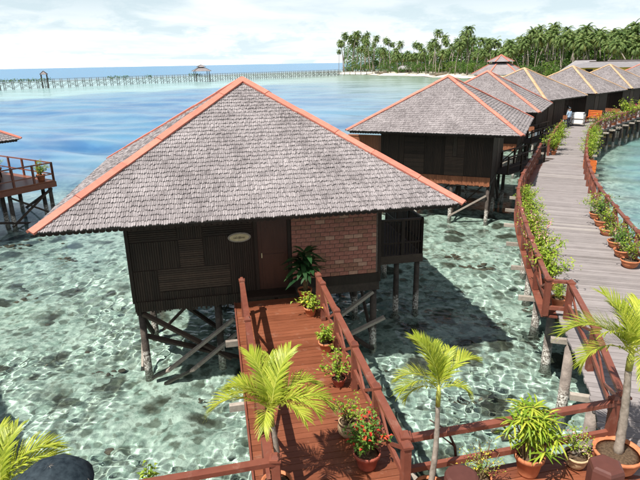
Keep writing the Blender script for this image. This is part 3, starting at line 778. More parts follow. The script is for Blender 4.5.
# open deck of the bungalow at the left edge
h7 = houses[6]
mb = MB(); mb.box(2.76, 6.0, -3.1, 2.6, DECK-0.06, DECK); mb.build('deck_floor', M_RED, h7)
mb = MB(); mb.box(2.76, 6.02, -3.14, -3.0, DECK-0.34, DECK-0.065); mb.box(5.9, 6.04, -2.99, 2.6, DECK-0.34, DECK-0.065); mb.build('deck_beam', M_RAIL, h7)
railing(h7, (2.8, -3.05, DECK), (5.95, -3.05, DECK), M_RAIL, 0.95, 3, 0.09)
railing(h7, (5.95, -3.05, DECK), (5.95, 2.5, DECK), M_RAIL, 0.95, 4, 0.09)
stilts(h7, (3.6, 5.75), (-2.9, -2.2, 0.2, 2.4), DECK-0.34, M_PILE, 0.10)
for p, q in (((5.7,-2.95,1.9),(3.3,-2.95,0.3)), ((3.5,-3.02,1.95),(5.8,-3.02,0.5)), ((1.2,-3.0,1.2),(5.6,-3.0,0.1)), ((5.85,-2.9,1.9),(5.85,0.2,0.4))): brace(h7, p, q, M_BEAMD)

# ------------------------------------------------------------------ rails, planks and piles shared by the walkways
def newel(parent, p, h, mat, w=0.12, name='rail_post'):
    """square rail post with a small pyramid cap"""
    x, y, z = p; mb = MB(); a = w/2; c = a*1.35
    mb.box(x-a, x+a, y-a, y+a, z, z+h)
    mb.box(x-c, x+c, y-c, y+c, z+h+0.001, z+h+0.035)
    n = len(mb.v); t = z+h+0.036
    mb.v += [(x-a, y-a, t), (x+a, y-a, t), (x+a, y+a, t), (x-a, y+a, t), (x-a*0.5, y-a*0.5, t+0.05), (x+a*0.5, y-a*0.5, t+0.05), (x+a*0.5, y+a*0.5, t+0.05), (x-a*0.5, y+a*0.5, t+0.05)]
    mb.f += [tuple(n+i for i in q) for q in ((0,1,5,4),(1,2,6,5),(2,3,7,6),(3,0,4,7),(4,5,6,7))]
    return mb.build(name, mat, parent)

def bar(parent, p, q, w, h, mat, name='rail'):
    mb = MB(); mb.beam(p, q, w, h); return mb.build(name, mat, parent)

def pile(parent, x, y, top, mat, r=0.1):
    mb = MB(); k = RND.uniform(-0.04, 0.04)
    mb.tube([(x+k, y, -0.45), (x+k*0.5, y+k, 0.5), (x, y, top)], [r*1.35, r*1.2, r], 9)
    return receiver(mb.build('pile', mat, parent, True))

# ------------------------------------------------------------------ red footbridge to the near bungalow (in the bungalow's own axes)
FB = thing('footbridge', 'red brown plank footbridge with handrails leading to the near bungalow door', 'footbridge', (-2.12, 16.0, 0), math.radians(10.7))
rr = random.Random(4)
y = -3.64; pw = 0.135
while y > -10.55:
    mb = MB(); j = rr.uniform(0, 0.006); a0, a1 = -0.70 - rr.uniform(0, 0.02), 1.38 + rr.uniform(0, 0.02)
    mb.box(a0, a1, y-pw+0.009, y, DECK-0.04+j, DECK+j); mb.build('plank', M_RED, FB); y -= pw
for x in (-0.60, 0.34, 1.28): bar(FB, (x, -3.3, DECK-0.12), (x, -10.6, DECK-0.12), 0.09, 0.15, M_BEAMD, 'bearer')
mb = MB(); mb.box(-0.735, -0.705, -10.6, -3.65, DECK-0.16, DECK+0.03); mb.build('edge_board', M_RAIL, FB)
for x, ys in ((-0.53, (-4.45, -6.5, -8.2, -9.87)), (1.24, (-4.55, -5.06, -6.49, -7.91, -9.24, -10.62))):
    for y in ys: newel(FB, (x, y, DECK+0.004), 0.90, M_RAIL, 0.10)
    y0 = -4.3; y1 = -10.62 if x > 0 else -10.5
    bar(FB, (x, y0, DECK+0.87), (x, y1, DECK+0.87), 0.115, 0.055, M_RAIL); bar(FB, (x, y0, DECK+0.40), (x, y1, DECK+0.40), 0.05, 0.085, M_RAIL)
    for a, b_ in zip(ys[:-1], ys[1:]):                       # V struts between posts
        if abs(a-b_) > 1.0:
            m_ = (a+b_)/2
            bar(FB, (x, a-0.06, DECK+0.83), (x, m_, DECK+0.42), 0.035, 0.05, M_RAIL, 'strut'); bar(FB, (x, b_+0.06, DECK+0.83), (x, m_, DECK+0.42), 0.035, 0.05, M_RAIL, 'strut')
for y in (-5.2, -7.6, -10.0):
    for x in (-0.55, 1.2): pile(FB, x, y, DECK-0.2, M_PILE, 0.085)
    bar(FB, (-1.0, y, DECK-0.26), (1.6, y, DECK-0.26), 0.1, 0.13, M_BEAM, 'crossbeam')

# ------------------------------------------------------------------ near cross walkway at the foot of the picture
def cy_(x): return 5.72 + 0.225*x
CW = thing('cross_walkway', 'red brown plank walkway with handrail along the bottom edge', 'walkway')
x = -6.5
cdir = Vector((1, 0.225, 0)).normalized(); cn = Vector((-cdir.y, cdir.x, 0))
def cp(s, t, z): return Vector((0, 5.72, z)) + cdir*s + cn*t      # s along, t towards the sea
for k in range(20):
    t = 0.17 - k*0.142; mb = MB(); z = DECK - 0.004 + rr.uniform(0, 0.004)
    pts = [cp(-6.5, t-0.133, 0), cp(4.55, t-0.133, 0), cp(4.55, t, 0), cp(-6.5, t, 0)]
    mb.hexa([(p.x, p.y, z-0.045) for p in pts] + [(p.x, p.y, z) for p in pts]); mb.build('plank', M_RED, CW)
for s0, s1 in ((-6.4, -0.62), (1.12, 4.35)):
    bar(CW, cp(s0, 0.03, DECK+0.87), cp(s1, 0.03, DECK+0.87), 0.11, 0.065, M_RAIL); bar(CW, cp(s0, 0.03, DECK+0.36), cp(s1, 0.03, DECK+0.36), 0.07, 0.08, M_RAIL)
for s in (-6.4, -4.6, -2.6, -0.62, 1.12, 2.95, 4.35): newel(CW, tuple(cp(s, 0.03, DECK)), 0.90, M_RAIL, 0.11)
for s in (-5.5, -3.2, -1.0, 1.4, 3.6):
    for t in (0.0, -2.4):
        p = cp(s, t, 0); pile(CW, p.x, p.y, DECK-0.2, M_PILEG, 0.1)
    p, q = cp(s, 0.5, DECK-0.15), cp(s, -2.7, DECK-0.15); bar(CW, p, q, 0.1, 0.14, M_BEAM, 'crossbeam')
bar(CW, cp(3.3, 0.25, 1.95), cp(4.6, 0.25, 1.95), 0.16, 0.16, M_BEAM, 'bearer')

# ------------------------------------------------------------------ the curving boardwalk
LP = [(3.3,3.5),(4.41,6.84),(5.0,8.82),(5.5,10.95),(6.35,14.4),(7.65,19.0),(9.2,22.9),(12.4,29.5),(17.0,39.0),(19.8,44.3),(22.6,49.0),(26.2,53.0),(37.3,64.6),(50,77.5)]
RP = [(5.9,2.8),(6.95,6.1),(7.5,8.0),(8.0,10.2),(8.9,13.6),(10.2,18.0),(11.5,21.9),(14.3,28.5),(19.0,38.0),(21.6,42.4),(25.0,46.6),(28.6,50.6),(39.4,62.6),(52,75.6)]
def spline(P, n=60):
    P = [Vector((p[0], p[1], 0)) for p in P]; out = []
    Q = [P[0]*2-P[1]] + P + [P[-1]*2-P[-2]]
    for i in range(1, len(Q)-2):
        for k in range(n):
            t = k/n; a, b_, c, d = Q[i-1:i+3]
            out.append(0.5*((2*b_) + (c-a)*t + (2*a-5*b_+4*c-d)*t*t + (3*b_-a-3*c+d)*t**3))
    return out + [P[-1]]
LS, RS = spline(LP), spline(RP)
mid = [(a+b_)/2 for a, b_ in zip(LS, RS)]
arc = [0.0]
for a, b_ in zip(mid[:-1], mid[1:]): arc.append(arc[-1] + (b_-a).length)
arc = np.array(arc)
def edge(s, side, out=0.0, z=DECK):
    """point on the boardwalk's edge at arc length s, moved outwards by `out`"""
    A = LS if side < 0 else RS; B = RS if side < 0 else LS
    i = min(max(int(np.searchsorted(arc, s)) - 1, 0), len(arc)-2); t = (s-arc[i])/(arc[i+1]-arc[i])
    p = A[i].lerp(A[i+1], t); q = B[i].lerp(B[i+1], t)
    p = p + (p-q).normalized()*out; return Vector((p.x, p.y, z))
def s_of_y(y): return float(np.interp(y, [m_.y for m_ in mid], arc))
BW = bpy.data.objects.new('boardwalk', None); COL.objects.link(BW); BW['kind'] = 'structure'
rest = MB(); s = 0.0; cnt = 0; rr = random.Random(9)
while s < arc[-1] - 0.2:
    w = 0.145; z = DECK + rr.uniform(-0.006, 0.004); k0, k1 = rr.uniform(-0.02, 0.02), rr.uniform(-0.02, 0.02)
    a, b_, c, d = edge(s, -1, 0.12+k0, z), edge(s, 1, 0.05+k1, z), edge(s+w-0.012, 1, 0.05+k1, z), edge(s+w-0.012, -1, 0.12+k0, z)
    dn = Vector((0, 0, -0.045)); mb = rest if cnt >= 300 else MB()
    mb.hexa([a+dn, b_+dn, c+dn, d+dn, a, b_, c, d])
    if cnt < 300: mb.build('plank', M_GREY if rr.random() > 0.07 else (M_GREY2 if rr.random() > 0.4 else M_GREY3), BW)
    s += w; cnt += 1
rest.build('far_planks', M_GREY, BW, False, 'stuff')
for side in (-1, 1):
    mb = MB(); ss = np.arange(0, arc[-1]-0.3, 0.8)
    for a, b_ in zip(ss[:-1], ss[1:]): mb.beam(edge(a, side, -0.25, DECK-0.13), edge(b_, side, -0.25, DECK-0.13), 0.1, 0.16)
    mb.build('bearer', M_BEAMD, BW)
for i, s in enumerate(np.arange(0.6, arc[-1]-1, 2.15)):
    for side in (-1, 1):
        e = edge(s, side, 0.02); pile(BW, e.x, e.y, DECK-0.2, M_PILEG if s < 28 else M_PILE, 0.10)
    bar(BW, edge(s, -1, 0.85 if 9 < s < 34 else 0.42, DECK-0.14), edge(s, 1, 0.55, DECK-0.14), 0.11, 0.11, M_BEAM, 'crossbeam')
    bar(BW, edge(s, -1, 0.10, DECK-0.62), edge(s, 1, 0.10, DECK-0.62), 0.09, 0.14, M_BEAMD, 'crossbeam')
def walk_rail(s0, s1, side, out, step=1.45):
    n = max(1, round((s1-s0)/step)); pts = [edge(s0+(s1-s0)*k/n, side, out) for k in range(n+1)]
    for p in pts: newel(BW, tuple(p), 0.88, M_RAIL, 0.115)
    for a, b_ in zip(pts[:-1], pts[1:]):
        u = Vector((0, 0, 1)); bar(BW, a+u*0.86, b_+u*0.86, 0.11, 0.055, M_RAIL); bar(BW, a+u*0.36, b_+u*0.36, 0.05, 0.085, M_RAIL)
        m_ = (a+b_)/2
        bar(BW, a+u*0.80, m_+u*0.40, 0.035, 0.05, M_RAIL, 'strut'); bar(BW, b_+u*0.80, m_+u*0.40, 0.035, 0.05, M_RAIL, 'strut')
SJ = s_of_y(10.7)
walk_rail(s_of_y(6.45), SJ, -1, -0.02, 2.1)
a, b_ = edge(SJ+0.12, -1, 0.0), edge(SJ+0.12, -1, 0.42)
bar(BW, a+Vector((0,0,0.86)), b_+Vector((0,0,0.86)), 0.11, 0.055, M_RAIL); bar(BW, a+Vector((0,0,0.2)), b_+Vector((0,0,0.2)), 0.07, 0.085, M_RAIL)
S_END_L = s_of_y(31.0)
walk_rail(SJ+0.12, S_END_L, -1, 0.42, 1.5)
walk_rail(s_of_y(32.4), s_of_y(42.8), -1, 0.05, 1.5)
walk_rail(s_of_y(3.5), s_of_y(41.0), 1, -0.12, 1.5)
walk_rail(s_of_y(41.0)+1.0, arc[-1]-0.5, 1, -0.05, 1.7)
# planter ledge outside the left rail
mb = MB(); ss = np.arange(SJ+0.12, S_END_L, 0.6)
for a, b_ in zip(ss[:-1], ss[1:]):
    p = [edge(a, -1, 0.50, 0), edge(a, -1, 0.135, 0), edge(b_-0.012, -1, 0.135, 0), edge(b_-0.012, -1, 0.50, 0)]
    mb.hexa([(q.x, q.y, DECK-0.055) for q in p] + [(q.x, q.y, DECK-0.012) for q in p])
mb.build('planter_ledge', M_RAIL, BW)

# short footbridges from the boardwalk to the second and third bungalows
for (hx, hy, deg, s, lab) in ((6.76, 28.99, -23.5, s_of_y(31.7), 'short dark footbridge from boardwalk to the second bungalow'),
                              (12.0, 39.7, -27.3, s_of_y(43.6), 'short dark footbridge from boardwalk to the third bungalow')):
    c, sn = math.cos(math.radians(deg)), math.sin(math.radians(deg))
    p0 = Vector((hx + 2.8*c, hy + 2.8*sn, DECK)); p1 = edge(s, -1, 0.14); d = (p1-p0).normalized(); n_ = Vector((-d.y, d.x, 0)); Lg = (p1-p0).length
    T = thing('side_footbridge', lab, 'footbridge')
    k = 0; m_ = int(Lg/0.16)
    for k in range(m_):
        a = p0 + d*(Lg*k/m_); b2 = p0 + d*(Lg*(k+1)/m_-0.012); mb = MB(); dn = Vector((0,0,-0.05))
        q = [a-n_*0.6, b2-n_*0.6, b2+n_*0.6, a+n_*0.6]; mb.hexa([x_+dn for x_ in q] + q); mb.build('plank', M_BEAMD, T)
    for sd in (-1, 1):
        railing(T, p0+n_*0.55*sd, p1+n_*0.55*sd-d*1.5, M_DARK, 0.9, 3, 0.08)
    for f in (0.3, 0.75):
        for sd in (-0.5, 0.5):
            q = p0 + d*Lg*f + n_*sd; pile(T, q.x, q.y, DECK-0.05, M_PILE, 0.085)

# ------------------------------------------------------------------ plants
def leaf_quad(mb, p, d, up, ln, w, droop=0.15, fold=0.25):
    """one leaf: two halves folded on the midrib, pointed at both ends"""
    d = d.normalized(); s = d.cross(up)
    s = s.normalized() if s.length > 1e-4 else Vector((1, 0, 0)); n = s.cross(d)
    m1 = p + d*ln*0.45 + n*ln*0.04; tip = p + d*ln - n*ln*droop - Vector((0,0,1))*ln*droop*0.5
    l = m1 + s*w*0.5 + n*w*fold; r = m1 - s*w*0.5 + n*w*fold
    k = len(mb.v); mb.v += [tuple(p), tuple(l), tuple(tip), tuple(r), tuple(m1)]
    mb.f += [(k, k+4, k+2, k+1), (k, k+3, k+2, k+4)]

def shrub_mesh(seed, h=1.0, spread=0.6, nb=16, leaf=0.07, per=26, flowers=0.0, wild=0.5):
    rr = random.Random(seed); st = MB(); lf = MB(); fl = MB()
    for i in range(nb):
        a = rr.random()*6.28; q = math.sqrt(rr.random()); hh = h*rr.uniform(0.55, 1.05)*(1-0.3*q); R_ = spread*q*rr.uniform(0.7, 1.2)
        p0 = Vector((rr.gauss(0, 0.02), rr.gauss(0, 0.02), 0)); p3 = Vector((R_*math.cos(a), R_*math.sin(a), hh))
        pts = []
        for k in range(6):
            t = k/5; c = Vector((p3.x*t**1.4, p3.y*t**1.4, hh*(t**0.8))); c += Vector((rr.gauss(0, 0.02), rr.gauss(0, 0.02), 0))*(k > 0)
            pts.append(p0 + c)
        st.tube(pts, [0.012*(1-0.75*k/5) for k in range(6)], 4, False)
        for k in range(per):
            t = 0.28 + 0.74*rr.random(); f = min(t, 0.999)*5; j = int(f); p = pts[j].lerp(pts[min(j+1, 5)], f-j)
            p = p + Vector((rr.gauss(0, 1), rr.gauss(0, 1), rr.gauss(0, 0.8)))*0.06*h*wild*2
            d = Vector((rr.gauss(0, 1)+math.cos(a)*0.5, rr.gauss(0, 1)+math.sin(a)*0.5, rr.gauss(0.35, 0.6)))
            T = fl if (rr.random() < flowers and t > 0.6) else lf
            leaf_quad(T, p, d, Vector((0, 0, 1)), leaf*rr.uniform(0.7, 1.35), leaf*0.62*rr.uniform(0.8, 1.2))
    return st, lf, fl

def strap_mesh(seed, canes, h, leaf_len, per=15, w=0.045, spread=0.28, up0=0.55):
    rr = random.Random(seed); st = MB(); lf = MB()
    for i in range(canes):
        a = rr.random()*6.28; q = rr.random()*spread; hh = h*rr.uniform(0.35, 1.0)
        top = Vector((q*math.cos(a)*1.3, q*math.sin(a)*1.3, hh))
        st.tube([(q*math.cos(a)*0.4, q*math.sin(a)*0.4, 0), tuple(top*0.5 + Vector((0,0,0))), tuple(top)], [0.016, 0.014, 0.011], 5, False)
        for k in range(per):
            b_ = 6.28*k/per + rr.gauss(0, 0.25); e = rr.uniform(-0.15, 1.0)*up0; L_ = leaf_len*rr.uniform(0.7, 1.15)
            d = Vector((math.cos(b_)*math.cos(e), math.sin(b_)*math.cos(e), math.sin(e))); s_ = d.cross(Vector((0, 0, 1))).normalized()
            p = top - Vector((0, 0, rr.random()*0.10)); n0 = len(lf.v)
            for j in range(5):
                t = j/4; c = p + d*L_*t - Vector((0, 0, 1))*L_*0.45*t*t; ww = w*(0.35 + 1.3*t*(1-t)*2) if j < 4 else 0.002
                lf.v += [tuple(c + s_*ww*0.5), tuple(c - s_*ww*0.5)]
            for j in range(4): lf.f.append((n0+2*j, n0+2*j+1, n0+2*j+3, n0+2*j+2))
    return st, lf

def pot_profile(r, h, kind):
    if kind == 'bowl':  return [(r*0.55, 0), (r*0.80, h*0.25), (r*0.93, h*0.6), (r*0.96, h*0.80), (r*1.06, h*0.82), (r*1.08, h), (r*0.98, h), (r*0.92, h*0.86), (0.0, h*0.86)]
    if kind == 'urn':   return [(r*0.55, 0), (r*0.92, h*0.3), (r*1.0, h*0.6), (r*0.82, h*0.85), (r*0.90, h), (r*0.80, h), (r*0.72, h*0.88), (0.0, h*0.88)]
    return [(r*0.66, 0), (r*0.72, h*0.1), (r*0.93, h*0.76), (r*1.05, h*0.78), (r*1.08, h), (r*0.97, h), (r*0.93, h*0.88), (0.0, h*0.88)]
POTS = {}
def add_pot(t, r, h, kind, mat):
    key = (round(r, 2), round(h, 2), kind, mat.name)
    if key not in POTS:
        mb = MB(); mb.lathe(pot_profile(r, h, kind)[:-2] + [(r*0.9, h*0.80)], 22)
        mb2 = MB(); mb2.lathe([(r*0.93, h*0.855), (r*0.6, h*0.90), (0.0, h*0.91)], 18)
        POTS[key] = (mb.mesh('pot', mat, True), mb2.mesh('soil', M_SOIL, True))
    link('pot', POTS[key][0], t); link('soil', POTS[key][1], t)
    return h*0.86

VAR = {}
def potted(name, label, cat, loc, pot, shrub_key, leafm, flm=None, scale=1.0, rz=None, group=None, stemm=None, **kw):
    t = thing(name, label, cat, loc, RND.random()*6.28 if rz is None else rz, group)
    z = add_pot(t, *pot) if pot else 0.0
    if shrub_key not in VAR:
        if kw.get('strap'):
            st, lf = strap_mesh(shrub_key, kw['canes'], kw['h'], kw['leaf_len'], kw.get('per', 15), kw.get('w', 0.045), kw.get('spread', 0.28), kw.get('up0', 0.55)); fl = MB()
        else: st, lf, fl = shrub_mesh(shrub_key, **kw)
        VAR[shrub_key] = (st.mesh('stems', stemm or M_STEM), lf.mesh('foliage', leafm), fl.mesh('flowers', flm) if fl.v else None)
    st, lf, fl = VAR[shrub_key]
    link('stems', st, t, None, (0, 0, z), None, scale); link('foliage', lf, t, None, (0, 0, z), None, scale)
    if fl: link('flowers', fl, t, 'stuff', (0, 0, z), None, scale)
    return t

def hb(a, b_, z=DECK+0.006):                                    # near bungalow's axes -> world
    c, s = math.cos(math.radians(10.7)), math.sin(math.radians(10.7))
    return (-2.12 + a*c - b_*s, 16.0 + a*s + b_*c, z)
G1 = 'potted plants along the red footbridge'
potted('potted_plant', 'tall dark green plant with broad leaves in a clay pot beside the bungalow door', 'potted plant', hb(1.02, -3.86), (0.17, 0.30, 'pot', M_TERRA), 501, M_LEAF_D, strap=True, canes=12, h=1.25, leaf_len=0.62, per=7, w=0.12, spread=0.15, up0=1.35, group=G1)
potted('potted_plant', 'low lime leaved plant with yellow flowers in a clay pot, second from the door', 'potted plant', hb(1.00, -4.75), (0.145, 0.22, 'pot', M_TERRA), 502, M_LEAF_Y, M_FL_YEL, h=0.36, spread=0.36, nb=18, leaf=0.085, per=14, flowers=0.12, group=G1)
potted('potted_plant', 'small upright lime plant in a clay pot halfway along the footbridge rail', 'potted plant', hb(1.02, -6.45), (0.14, 0.22, 'pot', M_TERRA), 503, M_LEAF_Y, None, h=0.42, spread=0.22, nb=14, leaf=0.075, per=16, group=G1)
potted('potted_plant', 'sprawling leafy plant in a dark pot against the footbridge rail', 'potted plant', hb(1.0, -7.72), (0.13, 0.17, 'pot', M_TERRA_RED), 504, M_LEAF_Y, None, h=0.60, spread=0.50, nb=15, leaf=0.075, per=13, wild=0.7, group=G1)
potted('potted_plant', 'straggly plant in a round beige jar beside the red flowering plant', 'potted plant', hb(0.82, -9.12), (0.16, 0.28, 'urn', M_BEIGE), 505, M_LEAF_Y, M_FL_RED, h=0.52, spread=0.42, nb=14, leaf=0.06, per=14, flowers=0.06, wild=0.7, group=G1)
potted('potted_plant', 'bushy plant full of red flowers in a red pot by the footbridge end', 'potted plant', hb(0.93, -9.85), (0.19, 0.27, 'pot', M_TERRA_RED), 506, M_LEAF_G, M_FL_RED, h=0.60, spread=0.34, nb=24, leaf=0.07, per=24, flowers=0.20, group=G1)

G2 = 'potted plants on the cross walkway'
def on_cw(u, v, z): p = un(u, v, z); return (p.x, p.y, DECK+0.004)
potted('potted_plant', 'bushy clump of yellow green strap leaves in a clay pot beside the lower rail', 'potted plant', on_cw(530, 452, 2.73), (0.20, 0.34, 'pot', M_TERRA), 510, M_RHAPIS, strap=True, canes=34, h=0.86, leaf_len=0.27, per=15, w=0.027, spread=0.27, up0=0.85, group=G2)
potted('potted_plant', 'sparse twiggy plant with small pale leaves in a small beige bowl', 'potted plant', on_cw(577, 453, 2.60), (0.165, 0.21, 'bowl', M_BEIGE), 511, M_LEAF_Y, M_FL_PINK, h=0.58, spread=0.24, nb=11, leaf=0.042, per=20, flowers=0.12, wild=0.4, group=G2, stemm=M_BARK)
potted('wispy_plant', 'wispy pale twiggy plant leaning over the lower rail', 'plant', on_cw(480, 478, 2.5), (0.15, 0.15, 'bowl', M_TERRA), 512, M_LEAF_Y, M_FL_YEL, h=0.55, spread=0.38, nb=16, leaf=0.03, per=18, flowers=0.3, wild=0.8, group=G2)
potted('sapling', 'slender green sapling rising at the bottom edge left of the footbridge', 'sapling', (un(150, 478, 2.9).x, un(150, 478, 2.9).y, DECK), (0.12, 0.16, 'pot', M_TERRA), 513, M_LEAF_Y, None, h=0.78, spread=0.10, nb=5, leaf=0.075, per=16, wild=0.25, group=G2)
mb = MB(); q = un(452, 440, 2.9); mb.tube([(q.x+0.1, q.y, 2.40), (q.x+0.06, q.y+0.05, 2.75), (q.x-0.05, q.y+0.08, 3.0), (q.x-0.30, q.y+0.14, 3.14)], [0.022, 0.02, 0.018, 0.01], 6)
mb.tube([(q.x+0.06, q.y+0.05, 2.75), (q.x-0.14, q.y+0.1, 2.9)], [0.016, 0.008], 6)
tag(mb.build('dead_branch', M_DOOR, None, True), 'dead brown forked branch leaning on the lower rail', 'branch')

# areca palms in pots
def frond_mesh(seed, L_=0.95, n=30, arch=0.9, leaflet=0.36, w=0.020, base=0.14):
    rr = random.Random(seed); rc = MB(); lf = MB(); pts = []
    e = math.radians(66); p = Vector((0, 0, 0)); st = L_/20
    for i in range(21):
        pts.append(p.copy()); p = p + Vector((math.cos(e), 0, math.sin(e)))*st; e -= arch*math.radians(118)/20*(0.45+1.1*i/20)
    rc.tube(pts, [0.011*(1-0.8*i/20) for i in range(21)], 5, False)
    for i in range(n):
        t = base + (1-base)*(i/(n-1))**0.9; f = t*20*0.999; j = int(f); c = pts[j].lerp(pts[j+1], f-j); d = (pts[j+1]-pts[j]).normalized()
        up = Vector((-d.z, 0, d.x))
        if up.z < 0: up = -up
        ll = leaflet*(0.5+0.9*math.sin(math.pi*(0.18+0.72*t)))*rr.uniform(0.85, 1.1)*0.85
        for s in (-1, 1):
            dd = (d*(0.75+0.5*t) + Vector((0, s, 0))*(0.85-0.25*t) + up*0.50 + Vector((rr.gauss(0, 0.07), rr.gauss(0, 0.07), rr.gauss(0, 0.07)))).normalized()
            sd = dd.cross(up).normalized(); k = len(lf.v); ww = w*rr.uniform(0.8, 1.2)
            for q, hw in ((0, 0.25), (0.35, 0.5), (0.72, 0.38), (1.0, 0.03)):
                x = c + dd*ll*q - Vector((0, 0, 1))*ll*0.26*q*q
                lf.v += [tuple(x + sd*ww*hw), tuple(x - sd*ww*hw + up*ww*0.15)]
            for q in range(3): lf.f.append((k+2*q, k+2*q+1, k+2*q+3, k+2*q+2))
    return rc, lf
FR = []
for k in range(4):
    rc, lf = frond_mesh(60+k, 0.98, 44, (0.75, 0.95, 1.1, 0.6)[k], 0.34)
    FR.append((rc.mesh('stalk', M_RACHIS), lf.mesh('leaflets', M_FROND)))
def potted_palm(label, base, top, fronds, size, pot, crown_len=0.28, rad=0.034, group='potted palms on the cross walkway'):
    """base, top: trunk ends in world; fronds: (azimuth deg, lean deg, variant, scale)"""
    t = thing('potted_palm', label, 'potted palm', base, 0, group)
    z = add_pot(t, *pot) if pot else 0.0
    b0 = Vector((0, 0, z*0.9)); tp = Vector(top) - Vector(base); mb = MB(); n = 14
    pts = []; rad_ = []
    for i in range(n+1):
        f = i/n; q = b0.lerp(tp, f) + Vector((0.03*math.sin(f*3.1), 0.02*math.sin(f*2.3), 0)); pts.append(q)
        rad_.append(rad*(1.35-0.55*f)*(1.08 if i % 2 else 0.96))
    mb.tube(pts, rad_, 9); mb.build('trunk', M_BARK, t, True)
    mb = MB(); mb.tube([tp - Vector((0,0,0.03)), tp + Vector((0,0,crown_len*0.55)), tp + Vector((0,0,crown_len))], [rad*0.9, rad*0.95, rad*0.35], 9); mb.build('crownshaft', M_RACHIS, t, True)
    for az, lean, var, sc_ in fronds:
        e = bpy.data.objects.new('frond', FR[var][0]); COL.objects.link(e); e.parent = t
        e.location = tp + Vector((0, 0, crown_len*0.72)); e.rotation_euler = (0, math.radians(lean), math.radians(az)); e.scale = (size*sc_,)*3
        link('leaflets', FR[var][1], e)
    return t
c1 = at_y(272, 424, 5.95); potted_palm('potted palm with lime fronds standing in front of the footbridge', (c1.x+0.02, 5.95, DECK), c1, [(185,18,1,1.0),(165,-2,2,0.9),(5,22,1,1.0),(-20,6,2,0.9),(95,-8,0,0.95),(125,-10,3,1.0),(60,-12,3,1.0),(265,8,2,0.75),(80,10,0,0.9),(150,12,1,0.9),(30,8,1,0.9),(200,-4,0,0.8),(-40,10,1,0.8)], 0.86, (0.2, 0.26, 'bowl', M_TERRA))
c2 = at_y(438, 404, 5.85); potted_palm('slim potted palm leaning at the footbridge end before the open water', (1.40, 5.80, DECK), c2, [(200,12,1,0.85),(170,8,2,0.85),(120,-12,0,1.0),(135,-18,3,1.0),(30,0,1,0.95),(60,-10,0,0.8),(350,25,2,0.6),(90,-6,0,0.9),(190,28,2,0.7)], 0.76, (0.2, 0.26, 'bowl', M_TERRA))
c3 = at_y(629, 368, 6.35); potted_palm('potted palm in a wide clay bowl at the right where rail meets boardwalk', (4.18, 6.35, DECK), c3, [(170,6,1,1.15),(185,24,2,0.9),(20,0,1,1.1),(60,-8,0,1.0),(120,-14,3,1.0),(255,20,2,0.8),(310,12,1,0.9),(150,8,1,1.0),(200,-2,0,0.9),(90,-5,0,0.9)], 0.92, (0.31, 0.33, 'bowl', M_TERRA), 0.28, 0.05)
c4 = at_y(4, 508, 4.75); potted_palm('potted palm at the lower left corner with only its fronds showing', (c4.x-0.05, c4.y, DECK), c4, [(5,8,1,1.0),(35,-4,1,1.0),(80,-12,3,0.9),(110,-10,0,1.0),(-15,30,2,0.8),(150,0,1,0.9),(20,2,1,1.0)], 0.80, (0.24, 0.3, 'bowl', M_TERRA))

# stumps on the cross walkway and the dark dome at the lower left
for u, v, lab in ((607, 464, 'brown six sided bollard post at the bottom edge below the wide palm bowl'), (462, 475, 'brown rounded bollard post at the bottom edge beside the slim palm')):
    p = un(u, v, 3.14); mb = MB(); mb.lathe([(0.215, 0), (0.215, 0.72), (0.20, 0.76), (0.165, 0.775), (0.0, 0.78)], 6 if u > 500 else 16)
    tag(link('bollard', mb.mesh('bollard', M_BOLL), None, None, (p.x, p.y, DECK), (0, 0, 0.3)), lab, 'bollard')
p = at_y(49, 465, 4.45)
M_UMB = simple_mat('dark parasol cloth', (0.006, 0.012, 0.018), (0.035, 0.050, 0.060), 0.75, 14, 0.2, 0.6)
um = thing('parasol', 'dark blue black parasol top at the lower left corner in front of palm fronds', 'parasol', (p.x, p.y, DECK))
H_ = p.z - DECK; nr = 16; mb = MB(); prof = [(0.0, 0.0), (0.10, -0.012), (0.20, -0.045), (0.29, -0.10), (0.36, -0.17), (0.40, -0.25)]
for q, (r, dz) in enumerate(prof):
    for k in range(nr):
        rk = r*(1.0 if k % 2 == 0 else 0.975); t_ = 6.2832*k/nr; mb.v.append((rk*math.cos(t_), rk*math.sin(t_), H_ + dz - (0.006 if k % 2 else 0)))
for q in range(len(prof)-1):
    for k in range(nr): mb.f.append((q*nr+k, (q+1)*nr+k, (q+1)*nr+(k+1) % nr, q*nr+(k+1) % nr))
cn_ = mb.build('canopy', M_UMB, um, True)
for k in range(8):
    t_ = 6.2832*k/8; mb = MB(); mb.tube([(r*math.cos(t_), r*math.sin(t_), H_+dz-0.008) for r, dz in prof], [0.005]*6, 5); mb.build('rib', M_BEAM, cn_)
mb = MB(); mb.tube([(0, 0, 0.05), (0, 0, H_-0.015)], [0.018, 0.014], 8); mb.build('pole', M_BEAMD, um, True)
mb = MB(); mb.lathe([(0.24, 0), (0.24, 0.05), (0.06, 0.09), (0.035, 0.2), (0.0, 0.2)], 20); mb.build('base', M_BEAMD, um, True)

